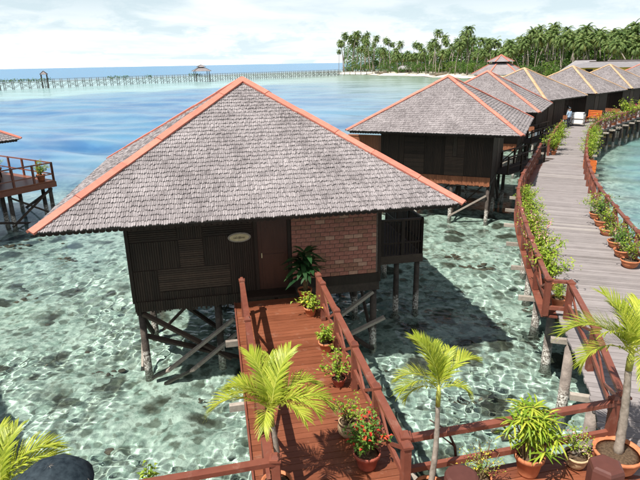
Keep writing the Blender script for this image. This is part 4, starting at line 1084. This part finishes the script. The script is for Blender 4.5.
# bougainvillea and potted shrubs along the boardwalk
G3 = 'potted shrubs along the left rail of the boardwalk'
BOUG = dict(h=1.0, spread=0.60, nb=20, leaf=0.09, per=27)
yl = [(11.35,0.45),(12.4,1.0),(13.5,0.95),(14.7,0.9),(15.9,1.0),(17.1,0.9),(18.3,0.85),(19.6,0.9),(20.7,0.7),(32.8,1.2),(34.6,1.35),(36.6,1.0),(40.2,1.1)]
words_ = ['first low clay potted shrub at the near corner of the left boardwalk rail', 'lime green shrub arching over boardwalk, nearest of the dense left row', 'lime green shrub, second of the dense row on the left rail',
          'pale pink flowering shrub, third of the dense row on the left rail', 'pink flecked shrub, fourth of the dense row on the left rail', 'lime shrub, fifth of the dense row on the left rail',
          'lime shrub, sixth of the dense row on the left rail', 'lime shrub, seventh of the dense left row by the crossbeam ends', 'farthest and smallest shrub of the dense left row',
          'shrub past the second bungalow footbridge, first of the far left group', 'large leafy shrub, tallest of the far left group beside the second roof corner', 'leafy shrub behind the tallest one on the far left rail', 'small shrub on left rail just before the linen cart']
for i, ((y, sc_), lab) in enumerate(zip(yl, words_)):
    e = edge(s_of_y(y), -1, 0.05 if y < 31 else -0.25); pink = i in (3, 4)
    potted('bougainvillea', lab, 'potted shrub', (e.x, e.y, DECK+0.005), (0.17, 0.24, 'pot', M_TERRA), 520 + (4 if pink else i % 3), M_LEAF_Y, M_FL_PINK, sc_, None, G3, flowers=0.20 if pink else 0.015, **BOUG)
G4 = 'potted shrubs along the right rail of the boardwalk'
wr_ = ['nearest potted shrub at the right edge of the picture on the boardwalk', 'second potted shrub from the right edge, reddish leaves, on the boardwalk', 'third potted shrub from the right edge in an orange clay bowl', 'fourth potted shrub from the right edge on the boardwalk',
       'fifth potted shrub, twiggy, on the right of the boardwalk', 'sixth and farthest of the clay potted shrubs, beside the bare rail']
for i, (x, y) in enumerate([(9.2,14.5),(9.38,15.35),(9.58,16.2),(10.0,17.5),(10.16,18.5),(10.36,19.45)]):
    e = edge(s_of_y(y), 1, -0.36)
    potted('potted_shrub', wr_[i], 'potted shrub', (e.x, e.y, DECK+0.005), (0.24, 0.23, 'bowl', M_TERRA), 530+i % 3, M_LEAF_G if i % 2 else M_LEAF_Y, M_FL_PINK, (0.95, 1.0, 1.0, 1.0, 1.15, 1.15)[i], None, G4, h=0.85, spread=0.46, nb=14, leaf=0.075, per=24, flowers=0.06, wild=0.55, stemm=M_BARK)
G5 = 'planted hedge along the far right rail'
far = [(30.6,1.05),(32.4,1.1),(34.3,1.1),(36.3,1.15),(38.2,1.1),(40.4,1.0)]
wf = ['lime shrub above the orange planter, nearest of the right hedge', 'second lime shrub of the right hedge', 'third lime shrub of the right hedge', 'fourth lime shrub of the right hedge', 'fifth lime shrub of the right hedge', 'last shrub of right hedge where the boardwalk bends']
for i, (y, sc_) in enumerate(far):
    e = edge(s_of_y(y), 1, 0.10)
    potted('hedge_shrub', wf[i], 'shrub', (e.x, e.y, DECK+0.005), (0.2, 0.28, 'pot', M_TERRA), 520 + i % 3, M_LEAF_Y, M_FL_PINK, sc_, None, G5)
e = edge(s_of_y(29.6), 1, 0.12)
pl = thing('planter_box', 'orange wooden planter box at the foot of the right hedge', 'planter', (e.x, e.y, DECK-0.25), math.radians(-25))
for z in (0.0, 0.2, 0.4):
    mb = MB(); mb.box(-0.32, 0.32, -0.32, -0.28, z, z+0.17); mb.box(-0.32, 0.32, 0.28, 0.32, z, z+0.17); mb.box(-0.32, -0.28, -0.279, 0.279, z, z+0.17); mb.box(0.28, 0.32, -0.279, 0.279, z, z+0.17); mb.build('board', M_ORANGE, pl)
G6 = 'flowering shrubs along the far bend of the boardwalk'
wb = ['magenta flowered shrub right of the orange bench', 'green and white flecked shrub beyond the bend', 'lime shrub over the far right rail, first past the bend', 'reddish flowered shrub on the far right rail', 'tall light green shrub rising before the fifth bungalow', 'pink flowered shrub at the far right edge', 'last shrub by the right edge of the far rail', 'low orange flowered shrub beside the far rail']
for i, (ds, out, sc_, key, flm) in enumerate([(4.5,-0.3,1.25,540,M_FL_MAG),(6.5,-0.3,1.2,541,M_FL_PINK),(9.0,-0.3,1.1,520,M_FL_PINK),(11.3,-0.3,1.05,542,M_FL_RED),(14.0,-0.3,1.9,521,M_FL_PINK),(16.5,-0.3,1.6,543,M_FL_MAG),(20.0,-0.3,1.4,522,M_FL_PINK),(12.6,-0.4,0.8,544,M_FL_RED)]):
    e = edge(s_of_y(41.5)+ds, 1, out)
    potted('flowering_shrub', wb[i], 'shrub', (e.x, e.y, DECK+0.005), (0.22, 0.3, 'pot', M_TERRA), key, M_LEAF_Y, flm, sc_, None, G6, flowers=0.28, **BOUG)
for i, (a, b_, lab) in enumerate(((5.55, -2.6, 'small leafy plant in a clay pot at the corner of the left edge deck'), (5.5, 1.6, 'bushy plant at the back rail of the left edge deck'), (4.6, 2.2, 'leafy plant far back on the left edge deck'))):
    th = math.radians(57); e = (-19.8 + a*math.cos(th) - b_*math.sin(th), 24.9 + a*math.sin(th) + b_*math.cos(th), DECK+0.004)
    potted('deck_plant', lab, 'potted plant', e, (0.22, 0.32, 'pot', M_TERRA), 520+i, M_LEAF_Y, None, 0.85, None, 'plants on the left edge deck')
# deck chairs on the left edge deck
def chair(label, a, b_, rz):
    th = math.radians(57); t = thing('deck_chair', label, 'chair', (-19.8 + a*math.cos(th) - b_*math.sin(th), 24.9 + a*math.sin(th) + b_*math.cos(th), DECK), rz, 'chairs on the left edge deck')
    mb = MB()
    for k in range(6): mb.box(-0.27, 0.27, -0.25+k*0.09, -0.18+k*0.09, 0.40, 0.425)
    mb.build('seat', M_DARK, t); mb = MB()
    for k in range(6): mb.beam((-0.25+k*0.1, 0.28, 0.42), (-0.25+k*0.1, 0.50, 1.0), 0.06, 0.02, up=(0, 1, 0))
    mb.build('backrest', M_DARK, t)
    for x in (-0.26, 0.26):
        mb = MB(); mb.beam((x, -0.24, 0), (x, -0.24, 0.62), 0.05); mb.build('leg', M_DARK, t); mb = MB(); mb.beam((x, 0.3, 0), (x, 0.27, 0.62), 0.05); mb.build('leg', M_DARK, t)
        mb = MB(); mb.beam((x, -0.28, 0.64), (x, 0.34, 0.64), 0.06, 0.03); mb.build('armrest', M_DARK, t)
chair('dark slatted chair nearer the house on the left edge deck', 3.9, -1.0, 2.4); chair('dark slatted chair nearer the rail on the left edge deck', 4.7, 0.4, 3.4)

# ------------------------------------------------------------------ people, linen cart and bench at the bend
def person(label, loc, rz, shirt, arm_r, arm_l, h=1.66):
    """standing figure grown as one skinned mesh; colours follow the clothing"""
    k = h/1.7
    J = {'pel': (0,0,.95), 'sp': (0,.01,1.15), 'ch': (0,0,1.35), 'nk': (0,0,1.48), 'hd0': (0,-.01,1.56), 'hd1': (0,-.015,1.66),
         'hr': (-.09,0,.92), 'kr': (-.10,-.02,.50), 'ar': (-.10,.02,.08), 'tr': (-.105,-.13,.035), 'hl': (.09,0,.92), 'kl': (.10,-.05,.50), 'al': (.11,.05,.08), 'tl': (.115,-.10,.035),
         'sr': (-.18,0,1.40), 'sl': (.18,0,1.40)}
    for nm, pts in (('r', arm_r), ('l', arm_l)):
        J['e'+nm], J['w'+nm], J['f'+nm] = pts
    R_ = {'pel': .13, 'sp': .12, 'ch': .135, 'nk': .055, 'hd0': .085, 'hd1': .095, 'h': .085, 'k': .058, 'a': .04, 't': .035, 's': .065, 'e': .045, 'w': .032, 'f': .030}
    names = list(J); E_ = [('pel','sp'),('sp','ch'),('ch','nk'),('nk','hd0'),('hd0','hd1')]
    for s in 'rl': E_ += [('pel','h'+s),('h'+s,'k'+s),('k'+s,'a'+s),('a'+s,'t'+s),('ch','s'+s),('s'+s,'e'+s),('e'+s,'w'+s),('w'+s,'f'+s)]
    me = bpy.data.meshes.new('body'); me.from_pydata([tuple(c*k for c in J[n]) for n in names], [(names.index(a), names.index(b_)) for a, b_ in E_], [])
    tmp = bpy.data.objects.new('tmp', me); COL.objects.link(tmp)
    md = tmp.modifiers.new('s', 'SKIN'); md.use_smooth_shade = True
    for i, n in enumerate(names):
        r = R_.get(n, R_.get(n[0], .05)); me.skin_vertices[0].data[i].radius = (r*k*(1.25 if n in ('ch', 'pel') else 1), r*k*(0.85 if n in ('ch', 'pel') else 1))
    me.skin_vertices[0].data[0].use_root = True
    sb = tmp.modifiers.new('d', 'SUBSURF'); sb.levels = 2; sb.render_levels = 2
    dg = bpy.context.evaluated_depsgraph_get(); nm = bpy.data.meshes.new_from_object(tmp.evaluated_get(dg)); nm.name = 'body'
    bpy.data.objects.remove(tmp)
    nm.materials.clear()
    for mt in (M_SKIN, shirt, M_NAVY, M_BLACK): nm.materials.append(mt)
    for p in nm.polygons:
        c = p.center/k; arm = abs(c.x) > 0.24
        p.material_index = 2 if c.z < 0.10 or (0.10 <= c.z < 0.95 and not arm) else (0 if (arm and c.z < 1.15) or c.z > 1.46 else 1)
        if c.z > 1.665 or (c.z > 1.58 and c.y > 0.0): p.material_index = 3
    t = thing('person', label, 'person', loc, rz); link('body', nm, t)
    mb = MB(); mb.lathe([(0.0, 0.0), (0.10, 0.0), (0.105, 0.05), (0.08, 0.10), (0.0, 0.125)], 16, (0, 0.02*k, 1.665*k)); mb.build('hair', M_BLACK, t, True)
    mb = MB(); mb.poly([(-.012, -.115*k, 1.60*k), (.012, -.115*k, 1.60*k), (0, -.125*k, 1.60*k), (0, -.10*k, 1.645*k)]); mb.poly([(-.012, -.115*k, 1.60*k), (0, -.10*k, 1.645*k), (.012, -.115*k, 1.60*k)]); mb.build('nose', M_SKIN, t)
    return t
hang = lambda s: ((s*.24, .02, 1.13), (s*.25, -.03, .90), (s*.25, -.05, .82)); push = lambda s: ((s*.23, -.05, 1.15), (s*.19, -.27, 1.08), (s*.17, -.34, 1.06))
P0 = edge(s_of_y(46.9), -1, -0.75)
cart_rot = math.radians(-38)
person('person in a pale shirt standing behind the white linen cart', (P0.x-0.95, P0.y-0.0, DECK+0.004), math.radians(62), M_WHITE, push(-1), push(1))
P2 = edge(s_of_y(45.2), -1, -0.5)
person('person in pale blue by the third bungalow corner', (P2.x-0.2, P2.y+0.2, DECK+0.004), math.radians(20), M_BLUEW, hang(-1), hang(1))
ct = thing('linen_cart', 'housekeeping cart piled with white linen at the bend of the boardwalk', 'cart', (P0.x+0.15, P0.y+0.25, DECK), cart_rot)
mb = MB(); mb.box(-0.5, 0.5, -0.32, 0.32, 0.18, 0.24); mb.box(-0.5, 0.5, -0.32, 0.32, 0.62, 0.66); mb.build('shelf', M_BEAM, ct)
for x in (-0.47, 0.47):
    for y in (-0.29, 0.29):
        mb = MB(); mb.beam((x, y, 0.12), (x, y, 1.05), 0.04); mb.build('upright', M_BEAM, ct)
        mb = MB(); mb.tube([(x-0.02, y, 0.065), (x+0.02, y, 0.065)], [0.06, 0.06], 12); mb.build('wheel', M_NAVY, ct)
for z0, hh, w in ((0.245, 0.33, 0.86), (0.665, 0.28, 0.9), (0.95, 0.2, 0.75)):
    mb = MB(); nn_ = 5
    for k in range(nn_): mb.box(-w/2+rr.uniform(-.03,.03), w/2+rr.uniform(-.03,.03), -0.27, 0.27, z0+hh*k/nn_, z0+hh*(k+0.92)/nn_)
    mb.build('folded_linen', M_WHITE, ct)
mb = MB(); mb.box(-0.55, -0.515, -0.34, 0.34, 0.35, 1.12); mb.build('linen_bag', M_WHITE, ct)
Q = edge(s_of_y(50.0), -1, -0.7)
bn = thing('bench', 'orange wooden slat bench at the bend beside the linen cart', 'bench', (Q.x+0.2, Q.y-0.4, DECK), math.radians(-50))
for k in range(4):
    mb = MB(); mb.box(-0.6, 0.6, -0.22+k*0.12, -0.12+k*0.12, 0.42, 0.46); mb.build('seat_slat', M_ORANGE, bn)
for k in range(4):
    mb = MB(); mb.box(-0.6, 0.6, 0.27, 0.31, 0.5+k*0.15, 0.61+k*0.15); mb.build('back_slat', M_ORANGE, bn)
for x in (-0.55, 0.55):
    mb = MB(); mb.box(x-0.04, x+0.04, -0.22, -0.14, 0, 0.415); mb.build('leg', M_ORANGE, bn); mb = MB(); mb.box(x-0.04, x+0.04, 0.19, 0.265, 0, 1.08); mb.build('leg', M_ORANGE, bn)

# ------------------------------------------------------------------ far jetty with its pavilions
J0, J1 = Vector((-150, 181, 0)), Vector((14, 345, 0)); JD = (J1-J0).normalized(); JN = Vector((-JD.y, JD.x, 0)); JL = (J1-J0).length; JZ = 2.9
jt = thing('jetty', 'long low timber jetty on many posts crossing the far shallows', 'jetty', tuple(J0))
def jp(s, t, z): return Vector((0, 0, z)) + JD*s + JN*t
mb = MB(); mb.beam(jp(0, 0, JZ), jp(JL, 0, JZ), 2.2, 0.22); mb.build('deck', M_STEELPALE, jt)
mb = MB(); mr_ = MB(); mx_ = MB(); n = int(JL/3.0)
for i in range(n+1):
    s = JL*i/n
    for t in (-0.95, 0.95): mb.beam(jp(s, t, -0.9), jp(s, t, JZ+1.0), 0.20, 0.20, up=JD)
    if i < n:
        s2 = JL*(i+1)/n
        for t in (-0.95, 0.95):
            mx_.beam(jp(s, t, 0.7), jp(s2, t, JZ-0.2), 0.10, 0.12, up=JN)
            if i % 2: mx_.beam(jp(s, t, JZ-0.2), jp(s2, t, 0.7), 0.10, 0.12, up=JN)
for t in (-0.95, 0.95):
    mr_.beam(jp(0, t, JZ+0.98), jp(JL, t, JZ+0.98), 0.10, 0.10); mr_.beam(jp(0, t, JZ+0.5), jp(JL, t, JZ+0.5), 0.07, 0.07)
mb.build('posts', M_STEELPALE, jt, False, 'stuff'); mx_.build('braces', M_STEELPALE, jt, False, 'stuff'); mr_.build('handrail', M_STEELPALE, jt)
def pavilion(name, label, pos, size, zf_, eave, apex, hexa=4, tier=0.0, mat=None, hipm=None):
    t = thing(name, label, 'pavilion', pos, math.radians(20)); n = hexa
    ring = lambda r, z: [(r*math.cos(6.2832*(k+.5)/n), r*math.sin(6.2832*(k+.5)/n), z) for k in range(n)]
    mb = MB(); R_ = size/2/math.cos(math.pi/n); b_ = ring(R_, eave); top = ring(R_*(0.34 if tier else 0.02), eave+(apex-eave)*(0.62 if tier else 1.0))
    for k in range(n):
        mb.quad(b_[k], b_[(k+1) % n], top[(k+1) % n], top[k])
    mb.poly([(x, y, z-0.12) for x, y, z in b_][::-1])
    for k in range(n): mb.quad(*[(b_[k][0], b_[k][1], eave-0.12), (b_[(k+1) % n][0], b_[(k+1) % n][1], eave-0.12), b_[(k+1) % n], b_[k]])
    rf = mb.build('roof', mat or M_SHINGLE, t)
    for k in range(n):
        mb = MB(); mb.beam(Vector(b_[k])+Vector((0,0,0.05)), Vector(top[k])+Vector((0,0,0.05)), 0.25, 0.1); mb.build('hip_board', hipm or M_HIP, rf)
    if tier:
        z1 = eave+(apex-eave)*0.62; mb = MB(); a = ring(R_*0.30, z1-0.1); c = ring(R_*0.30, z1+0.35)
        for k in range(n): mb.quad(a[k], a[(k+1) % n], c[(k+1) % n], c[k])
        mb.build('lantern', M_DARK, t); mb = MB(); a = ring(R_*0.48, z1+0.3)
        for k in range(n): mb.poly([a[k], a[(k+1) % n], (0, 0, apex+0.35)])
        mb.poly(a[::-1]); up = mb.build('upper_roof', mat or M_SHINGLE, t)
        for k in range(n):
            mb = MB(); mb.beam(Vector(a[k])+Vector((0,0,0.05)), Vector((0,0,apex+0.4)), 0.22, 0.1); mb.build('hip_board', hipm or M_HIP, up)
    for p in ring(R_*0.78, 0):
        mb = MB(); mb.beam((p[0], p[1], -0.8), (p[0], p[1], eave-0.1), 0.28); mb.build('post', M_BEAMD, t)
    mb = MB(); q = ring(R_*0.8, zf_); q2 = ring(R_*0.8, zf_-0.25); mb.poly(q); mb.poly(q2[::-1])
    for k in range(n): mb.quad(q2[k], q2[(k+1) % n], q[(k+1) % n], q[k])
    mb.build('floor', M_STEELPALE, t)
    return t
p = J0 + JD*((-105+150)*1.414 + 0)
def jet_at(u):
    best = min(range(0, int(JL)), key=lambda s: abs((320 + F_PX*((J0+JD*s).x)/((J0+JD*s).y*math.cos(PITCH) + 5*math.sin(PITCH))) - u)); return J0 + JD*best
a = jet_at(205); pavilion('jetty_pavilion', 'pyramid roofed pavilion standing on the far jetty', (a.x, a.y, 0), 8.2, JZ+0.12, 5.3, 7.8, 4, 0.5, None, M_CLAD2)
a = jet_at(47); pavilion('jetty_gate', 'small narrow roofed gate hut on the left part of the far jetty', (a.x, a.y, 0), 2.6, JZ+0.12, 5.7, 6.9, 4, 0.0, None, M_CLAD2)
a = jet_at(-2); pavilion('jetty_shelter', 'small roof shelter on the far jetty at the left edge', (a.x, a.y, 0), 3.6, JZ+0.12, 5.3, 6.5, 4, 0.0, None, M_CLAD2)
fs = MB(); rj = random.Random(2)
for s0, s1 in ((34, 62), (85, 95), (103, 106), (125, 132)):      # plants set out along the jetty rail
    for k in range(int((s1-s0)*14)):
        p = jp(rj.uniform(s0, s1)*JL/232, -1.0, JZ+rj.uniform(0.2, 1.3)); leaf_quad(fs, p, Vector((rj.gauss(0,1), rj.gauss(0,1), rj.gauss(0.3,.7))), Vector((0,0,1)), 0.55, 0.4)
o = fs.build('jetty_shrubs', M_TREE2, None, False, 'stuff'); o.location = J0; tag(o, 'line of green shrubs growing along the far jetty rail', 'shrubs')
# two-tier pavilion behind the bungalows
a = at_y(500, 70, 100); pavilion('pagoda_pavilion', 'two tiered pavilion with salmon hips behind the bungalow row', (a.x, a.y, 0), 8.4, DECK, 5.6, 8.4, 6, 1.0)

# ------------------------------------------------------------------ island: beach, grove, huts
X = np.concatenate([np.arange(-60, 240, 4.0), np.arange(240, 1300, 30.0)]); Y = np.concatenate([np.arange(-20, 470, 4.0), np.arange(470, 900, 20.0)])
gx, gy = np.meshgrid(X, Y); d = shore_dist(gx, gy) + 3*np.sin(gx*0.11)*np.cos(gy*0.083)
Z = -1.4 + 3.0*sstep(-7, 9, d) + 1.2*sstep(15, 120, d) - 12*(1 - sstep(-26, -7, d))
m, N, L, b = new_mat('beach sand and forest floor')
g = N.new('ShaderNodeNewGeometry'); sp = N.new('ShaderNodeSeparateXYZ'); L.new(g.outputs['Position'], sp.inputs[0])
c0 = mixc(mrange(nmath('ADD', sp.outputs[2], nmath('MULTIPLY_ADD', noise(0.08, 4), 0.5, -0.25)), 1.52, 1.72), (0.66, 0.60, 0.48), (0.09, 0.11, 0.045))
c0 = mixc(nmath('MULTIPLY', mrange(noise(0.6, 5), 0.5, 0.65), 0.25), c0, (0.30, 0.25, 0.17))
L.new(c0, b.inputs['Base Color']); b.inputs['Roughness'].default_value = 1.0
link('island', grid_mesh('island', X, Y, Z, m), None, 'structure')
def ground_z(x, y): return float(-1.4 + 3.0*sstep(-7, 9, shore_dist(np.array([x]), np.array([y])))[0] + 1.2*sstep(15, 120, shore_dist(np.array([x]), np.array([y])))[0])

def far_palm(seed):
    rr = random.Random(seed); tr = MB(); cr = MB(); od = MB(); lean = Vector((rr.gauss(0, 0.11), rr.gauss(0, 0.11), 0)); pts = []
    for i in range(7):
        t = i/6; pts.append(Vector((lean.x*t*t, lean.y*t*t, t)))
    tr.tube(pts, [0.011*(1.25-0.55*i/6) for i in range(7)], 6)
    top = pts[-1]; nf = 30
    for k in range(nf):
        az = k*2.39996 + rr.gauss(0, 0.15); e = math.radians(82 - 115*(k/nf)**0.9 + rr.gauss(0, 6)); L_ = 0.215*rr.uniform(0.85, 1.12)
        h = Vector((math.cos(az), math.sin(az), 0)); p = top.copy(); P = [p.copy()]; st = L_/6
        for j in range(6):
            p = p + (h*math.cos(e) + Vector((0, 0, 1))*math.sin(e))*st; e -= math.radians(13 + 3.2*j); P.append(p.copy())
        side = Vector((-h.y, h.x, 0)); T = od if k > nf*0.86 else cr
        for j in range(1, 6):
            for q in (0.0, 0.5):
                c = P[j].lerp(P[j+1], q); d_ = (P[j+1]-P[j]).normalized(); ll = 0.062*(1.1-0.55*(j+q)/6)*rr.uniform(0.8, 1.15)
                for s in (-1, 1):
                    tip = c + (d_*0.6 + side*s*0.85 - Vector((0, 0, 0.45)))*ll; n0 = len(T.v)
                    T.v += [tuple(c - d_*0.010), tuple(c + d_*0.014), tuple(tip)]; T.f.append((n0, n0+1, n0+2))
    return tr.mesh('trunk', M_BARK, True), cr.mesh('crown', M_PALMFAR), od.mesh('dry_fronds', M_PALMOLD)
PALMS = [far_palm(300+k) for k in range(7)]
# distances of the waterline along the photograph's columns, and how high the grove rises there
SU = [334, 398, 481, 575, 660]; SD = [405, 312, 230, 172, 140]
TU = [336,342,350,372,385,400,425,431,438,455,462,480,500,512,525,541,558,575,590,602,615,628,645]
TV = [52,40,33,34,38,41,42,33,38,36,30,39,40,32,26,23,30,25,30,22,32,25,24]
rr = random.Random(77)
G7 = 'coconut palms of the island grove'
def palm_at(u, D, vt, label):
    hor = 69.8 - 0.0234*u; x = (u-320)/F_PX*D*1.0*math.cos(0); z0 = ground_z(x, D)
    h = (CAM_H + (hor-vt)*D/F_PX*1.0) - z0; h = min(max(h*0.93, 9), 31)
    t = thing('coconut_palm', label, 'palm tree', (x, D, z0-0.3), rr.random()*6.28, G7); v = PALMS[rr.randrange(7)]; w = min(max(h, 17), 24)
    a = link('trunk', v[0], t, None, None, None, (w*1.05, w*1.05, h))
    cs = w*rr.uniform(0.72, 1.02)
    tip = Vector(v[0].vertices[-1].co)
    for nm, me_ in (('crown', v[1]), ('dry_fronds', v[2])):
        lean = Vector((sum(q.co.x for q in list(v[0].vertices)[-6:])/6, sum(q.co.y for q in list(v[0].vertices)[-6:])/6, 1.0))
        link(nm, me_, t, None, (lean.x*(w*1.05-cs), lean.y*(w*1.05-cs), h - cs), None, cs)
    return t
palm_at(341, 425, 50, 'short lone coconut palm at the left tip of the grove beside the pier')
palm_at(346, 420, 35, 'tall coconut palm, leftmost of the tall ones above the beach')
palm_at(431, 300, 31.5, 'tall coconut palm standing above its neighbours over the second bungalow ridge')
palm_at(462, 275, 29, 'tallest coconut palm of the middle grove above the two tiered pavilion')
def zone_of(u):
    return next(z for lim, z in ((362, 'grove at the pier end of the beach'), (386, 'grove behind the beached boat'), (402, 'grove left of the pale beach hut'), (425, 'grove right of the pale beach hut'),
                (446, 'grove left of the second bungalow apex'), (470, 'grove above the second bungalow apex'), (490, 'grove left of the two tiered pavilion'), (512, 'grove right behind the two tiered pavilion'),
                (532, 'grove above the fourth bungalow apex'), (560, 'grove between fourth and fifth bungalow apexes'), (585, 'grove above the fifth bungalow apex'), (612, 'grove above the sixth bungalow apex'),
                (999, 'grove at the right edge of the picture')) if u < lim)
u = 347.0
while u < 652:
    Ds = float(np.interp(u, SU, SD)); top = float(np.interp(u, TU, TV))
    zone = zone_of(u)
    palm_at(u + rr.uniform(-2, 2), Ds*rr.uniform(1.10, 1.24), top + abs(rr.gauss(0, 4.0)), 'tall back rank coconut palm of the ' + zone)
    for _ in range(2):
        palm_at(u + rr.uniform(-3, 3), Ds*rr.uniform(1.035, 1.16), top + rr.uniform(5, 19), 'lower front rank coconut palm of the ' + zone)
    u += rr.uniform(4.6, 7.4)
# broadleaf trees and undergrowth below the palms
def broad_tree(seed, mat):
    rr = random.Random(seed); tr = MB(); lf = MB(); cl = []
    tr.tube([(0,0,-0.1), (0.01,0,0.25), (0.02,0.01,0.5)], [0.035, 0.028, 0.018], 7)
    for k in range(6):
        a = rr.random()*6.28; tr.tube([(0.01,0,0.3), (0.16*math.cos(a), 0.16*math.sin(a), 0.5), (0.3*math.cos(a), 0.3*math.sin(a), 0.7)], [0.016, 0.011, 0.005], 5, False)
    for k in range(26):
        a = rr.random()*6.28; q = 0.42*math.sqrt(rr.random()); cl.append((Vector((q*math.cos(a), q*math.sin(a), rr.uniform(0.18, 0.92)*(1-0.5*q))), rr.uniform(0.08, 0.17)))
    for c, r in cl:
        for _ in range(34):
            d = Vector((rr.gauss(0,1), rr.gauss(0,1), rr.gauss(0.2,1))).normalized(); p = c + d*r*rr.uniform(0.6, 1.05)
            leaf_quad(lf, p, Vector((d.x+rr.gauss(0,.7), d.y+rr.gauss(0,.7), d.z*0.4+rr.gauss(0,.5))), d, rr.uniform(0.045, 0.085), rr.uniform(0.03, 0.055))
    return tr.mesh('trunk', M_BARK, True), lf.mesh('crown', mat)
BROAD = [broad_tree(400+k, (M_TREE, M_TREE2, M_TREE)[k % 3]) for k in range(5)]
u = 350.0; i = 0
while u < 655:
    Ds = float(np.interp(u, SU, SD)); D = Ds*rr.uniform(1.04, 1.10) if i % 2 else Ds*rr.uniform(1.12, 1.26); x = (u-320)/F_PX*D
    zone = zone_of(u)
    h = rr.uniform(4.5, 7.5) if i % 2 else rr.uniform(6, 10)
    t = thing('broadleaf_tree', ('low bushy tree at the front of the ' if i % 2 else 'rounded leafy tree under the palms of the ') + zone, 'tree', (x, D, ground_z(x, D)-0.2), rr.random()*6.28, 'broadleaf trees under the palms')
    v = BROAD[rr.randrange(5)]; w = h*rr.uniform(1.0, 1.5)
    link('trunk', v[0], t, None, None, None, (w, w, h)); link('crown', v[1], t, None, None, None, (w, w, h))
    u += rr.uniform(3.4, 6.0); i += 1
# the wood behind reads as one mass
fm = MB(); rw = random.Random(8)
for k in range(26000):
    u = rw.uniform(346, 700); Ds = float(np.interp(u, SU, SD)); D = Ds*rw.uniform(1.28, 1.42); top = float(np.interp(min(u, 645), TU, TV)) + 12; x = (u-320)/F_PX*D
    hmax = max(4.0, (69.8-0.0234*u-top)*D/F_PX + CAM_H); z = 1.5 + (hmax-1.5)*rw.random()**0.7*rw.uniform(0.85, 1.05)
    leaf_quad(fm, Vector((x, D, z)), Vector((rw.gauss(0,1), rw.gauss(0,1), rw.gauss(0,.6))), Vector((0,0,1)), rw.uniform(1.0, 2.4), rw.uniform(0.7, 1.5))
o = fm.build('woodland', M_TREE, None, False, 'stuff'); tag(o, 'dense dark green woodland filling the back of the island grove', 'woodland')

def low_hut(name, label, loc, rz, w, dpt, zw, ze, zr, wallm, roofm, cat='building'):
    t = thing(name, label, cat, loc, rz); mb = MB(); mb.box(-w/2, w/2, -dpt/2, dpt/2, zw, ze); wl_ = mb.build('wall', wallm, t)
    a, c = w/2+0.8, dpt/2+0.9; r = w/2-dpt*0.30; mb = MB()
    P = [(-a,-c,ze-.1),(a,-c,ze-.1),(a,c,ze-.1),(-a,c,ze-.1),(-r,0,zr),(r,0,zr)]
    n0 = len(mb.v); mb.v += P; mb.f += [(n0+0,n0+1,n0+5,n0+4),(n0+1,n0+2,n0+5),(n0+2,n0+3,n0+4,n0+5),(n0+3,n0+0,n0+4),(n0+3,n0+2,n0+1,n0+0)]; rf = mb.build('roof', roofm, t)
    mb = MB(); mb.beam((-r, 0, zr+0.05), (r, 0, zr+0.05), 0.3, 0.12); mb.build('ridge_board', M_DARK, rf)
    for k in range(max(1, int(w/3.2))):
        x = -w/2 + (k+0.5)*w/max(1, int(w/3.2)); mb = MB(); mb.box(x-0.6, x+0.6, -dpt/2-0.05, -dpt/2-0.002, zw+(ze-zw)*0.35, ze-0.35); mb.build('window', M_DARK, wl_)
    return t
a = at_y(655, 66, 100); low_hut('shore_building', 'long yellow walled building with grey roof behind the far bungalows', (a.x+2, a.y, 0), math.radians(-14), 30, 8, 1.0, 6.45, 7.3, M_YWALL, M_SHEETROOF)
a = at_y(585, 64, 112); low_hut('shore_house', 'small grey roofed house left of the yellow walled building', (a.x, a.y, 0), math.radians(-30), 7, 6, 1.0, 5.6, 7.6, M_BEAM, M_SHEETROOF)
a = at_y(640, 62, 128); low_hut('shore_hall', 'grey roofed hall behind the yellow walled building at the right edge', (a.x, a.y, 0), math.radians(-10), 18, 8, 1.0, 5.6, 7.4, M_CLAD2, M_SHEETROOF)
a = at_y(404, 66, 335); low_hut('beach_hut', 'small pale roofed hut on the beach under the left palms', (a.x, a.y, 0), 0.2, 7, 5, 1.2, 3.6, 5.6, M_BEAM, M_STEELPALE, 'hut')
# short pier at the grove's left tip
pr_ = thing('beach_pier', 'short low pier on posts at the left tip of the beach', 'pier', (0, 0, 0)); mb = MB(); mb.beam((-2, 385, 2.0), (38, 350, 2.0), 3.0, 0.3); mb.build('deck', M_STEELPALE, pr_)
for k in range(13):
    f = k/12; mb = MB(); mb.beam((-2+40*f, 385-35*f, -0.8), (-2+40*f, 385-35*f, 3.0), 0.35); mb.build('post', M_BEAMD, pr_)
# beached boats
for u, v, rz, lab in ((382, 71.5, 0.3, 'grey beached boat hull on the sand left of the second roof'), (436, 72.0, 0.1, 'small dark beached boat right along the sand')):
    D = float(np.interp(u, SU, SD))*1.0+3; x = (u-320)/F_PX*D; t = thing('beached_boat', lab, 'boat', (x, D, 1.0), rz, 'boats on the beach'); mb = MB(); n0 = 0; Lb = 9.0
    for i in range(9):
        f = i/8*2-1; w = 1.2*(1-abs(f)**2.6)+0.02; zk = 0.25*f*f
        mb.v += [(f*Lb/2, -w, 1.1+0.35*f*f), (f*Lb/2, -w*0.5, 0.25+zk), (f*Lb/2, 0, 0.0+zk), (f*Lb/2, w*0.5, 0.25+zk), (f*Lb/2, w, 1.1+0.35*f*f)]
    for i in range(8):
        for k in range(4): mb.f.append((i*5+k, i*5+k+1, i*5+k+6, i*5+k+5))
    mb.build('hull', M_BEAM, t); mb = MB()
    for f in (-0.4, 0.1, 0.5): mb.box(f*4.5-0.15, f*4.5+0.15, -0.9, 0.9, 0.85, 0.93)
    mb.build('thwart', M_BEAMD, t)
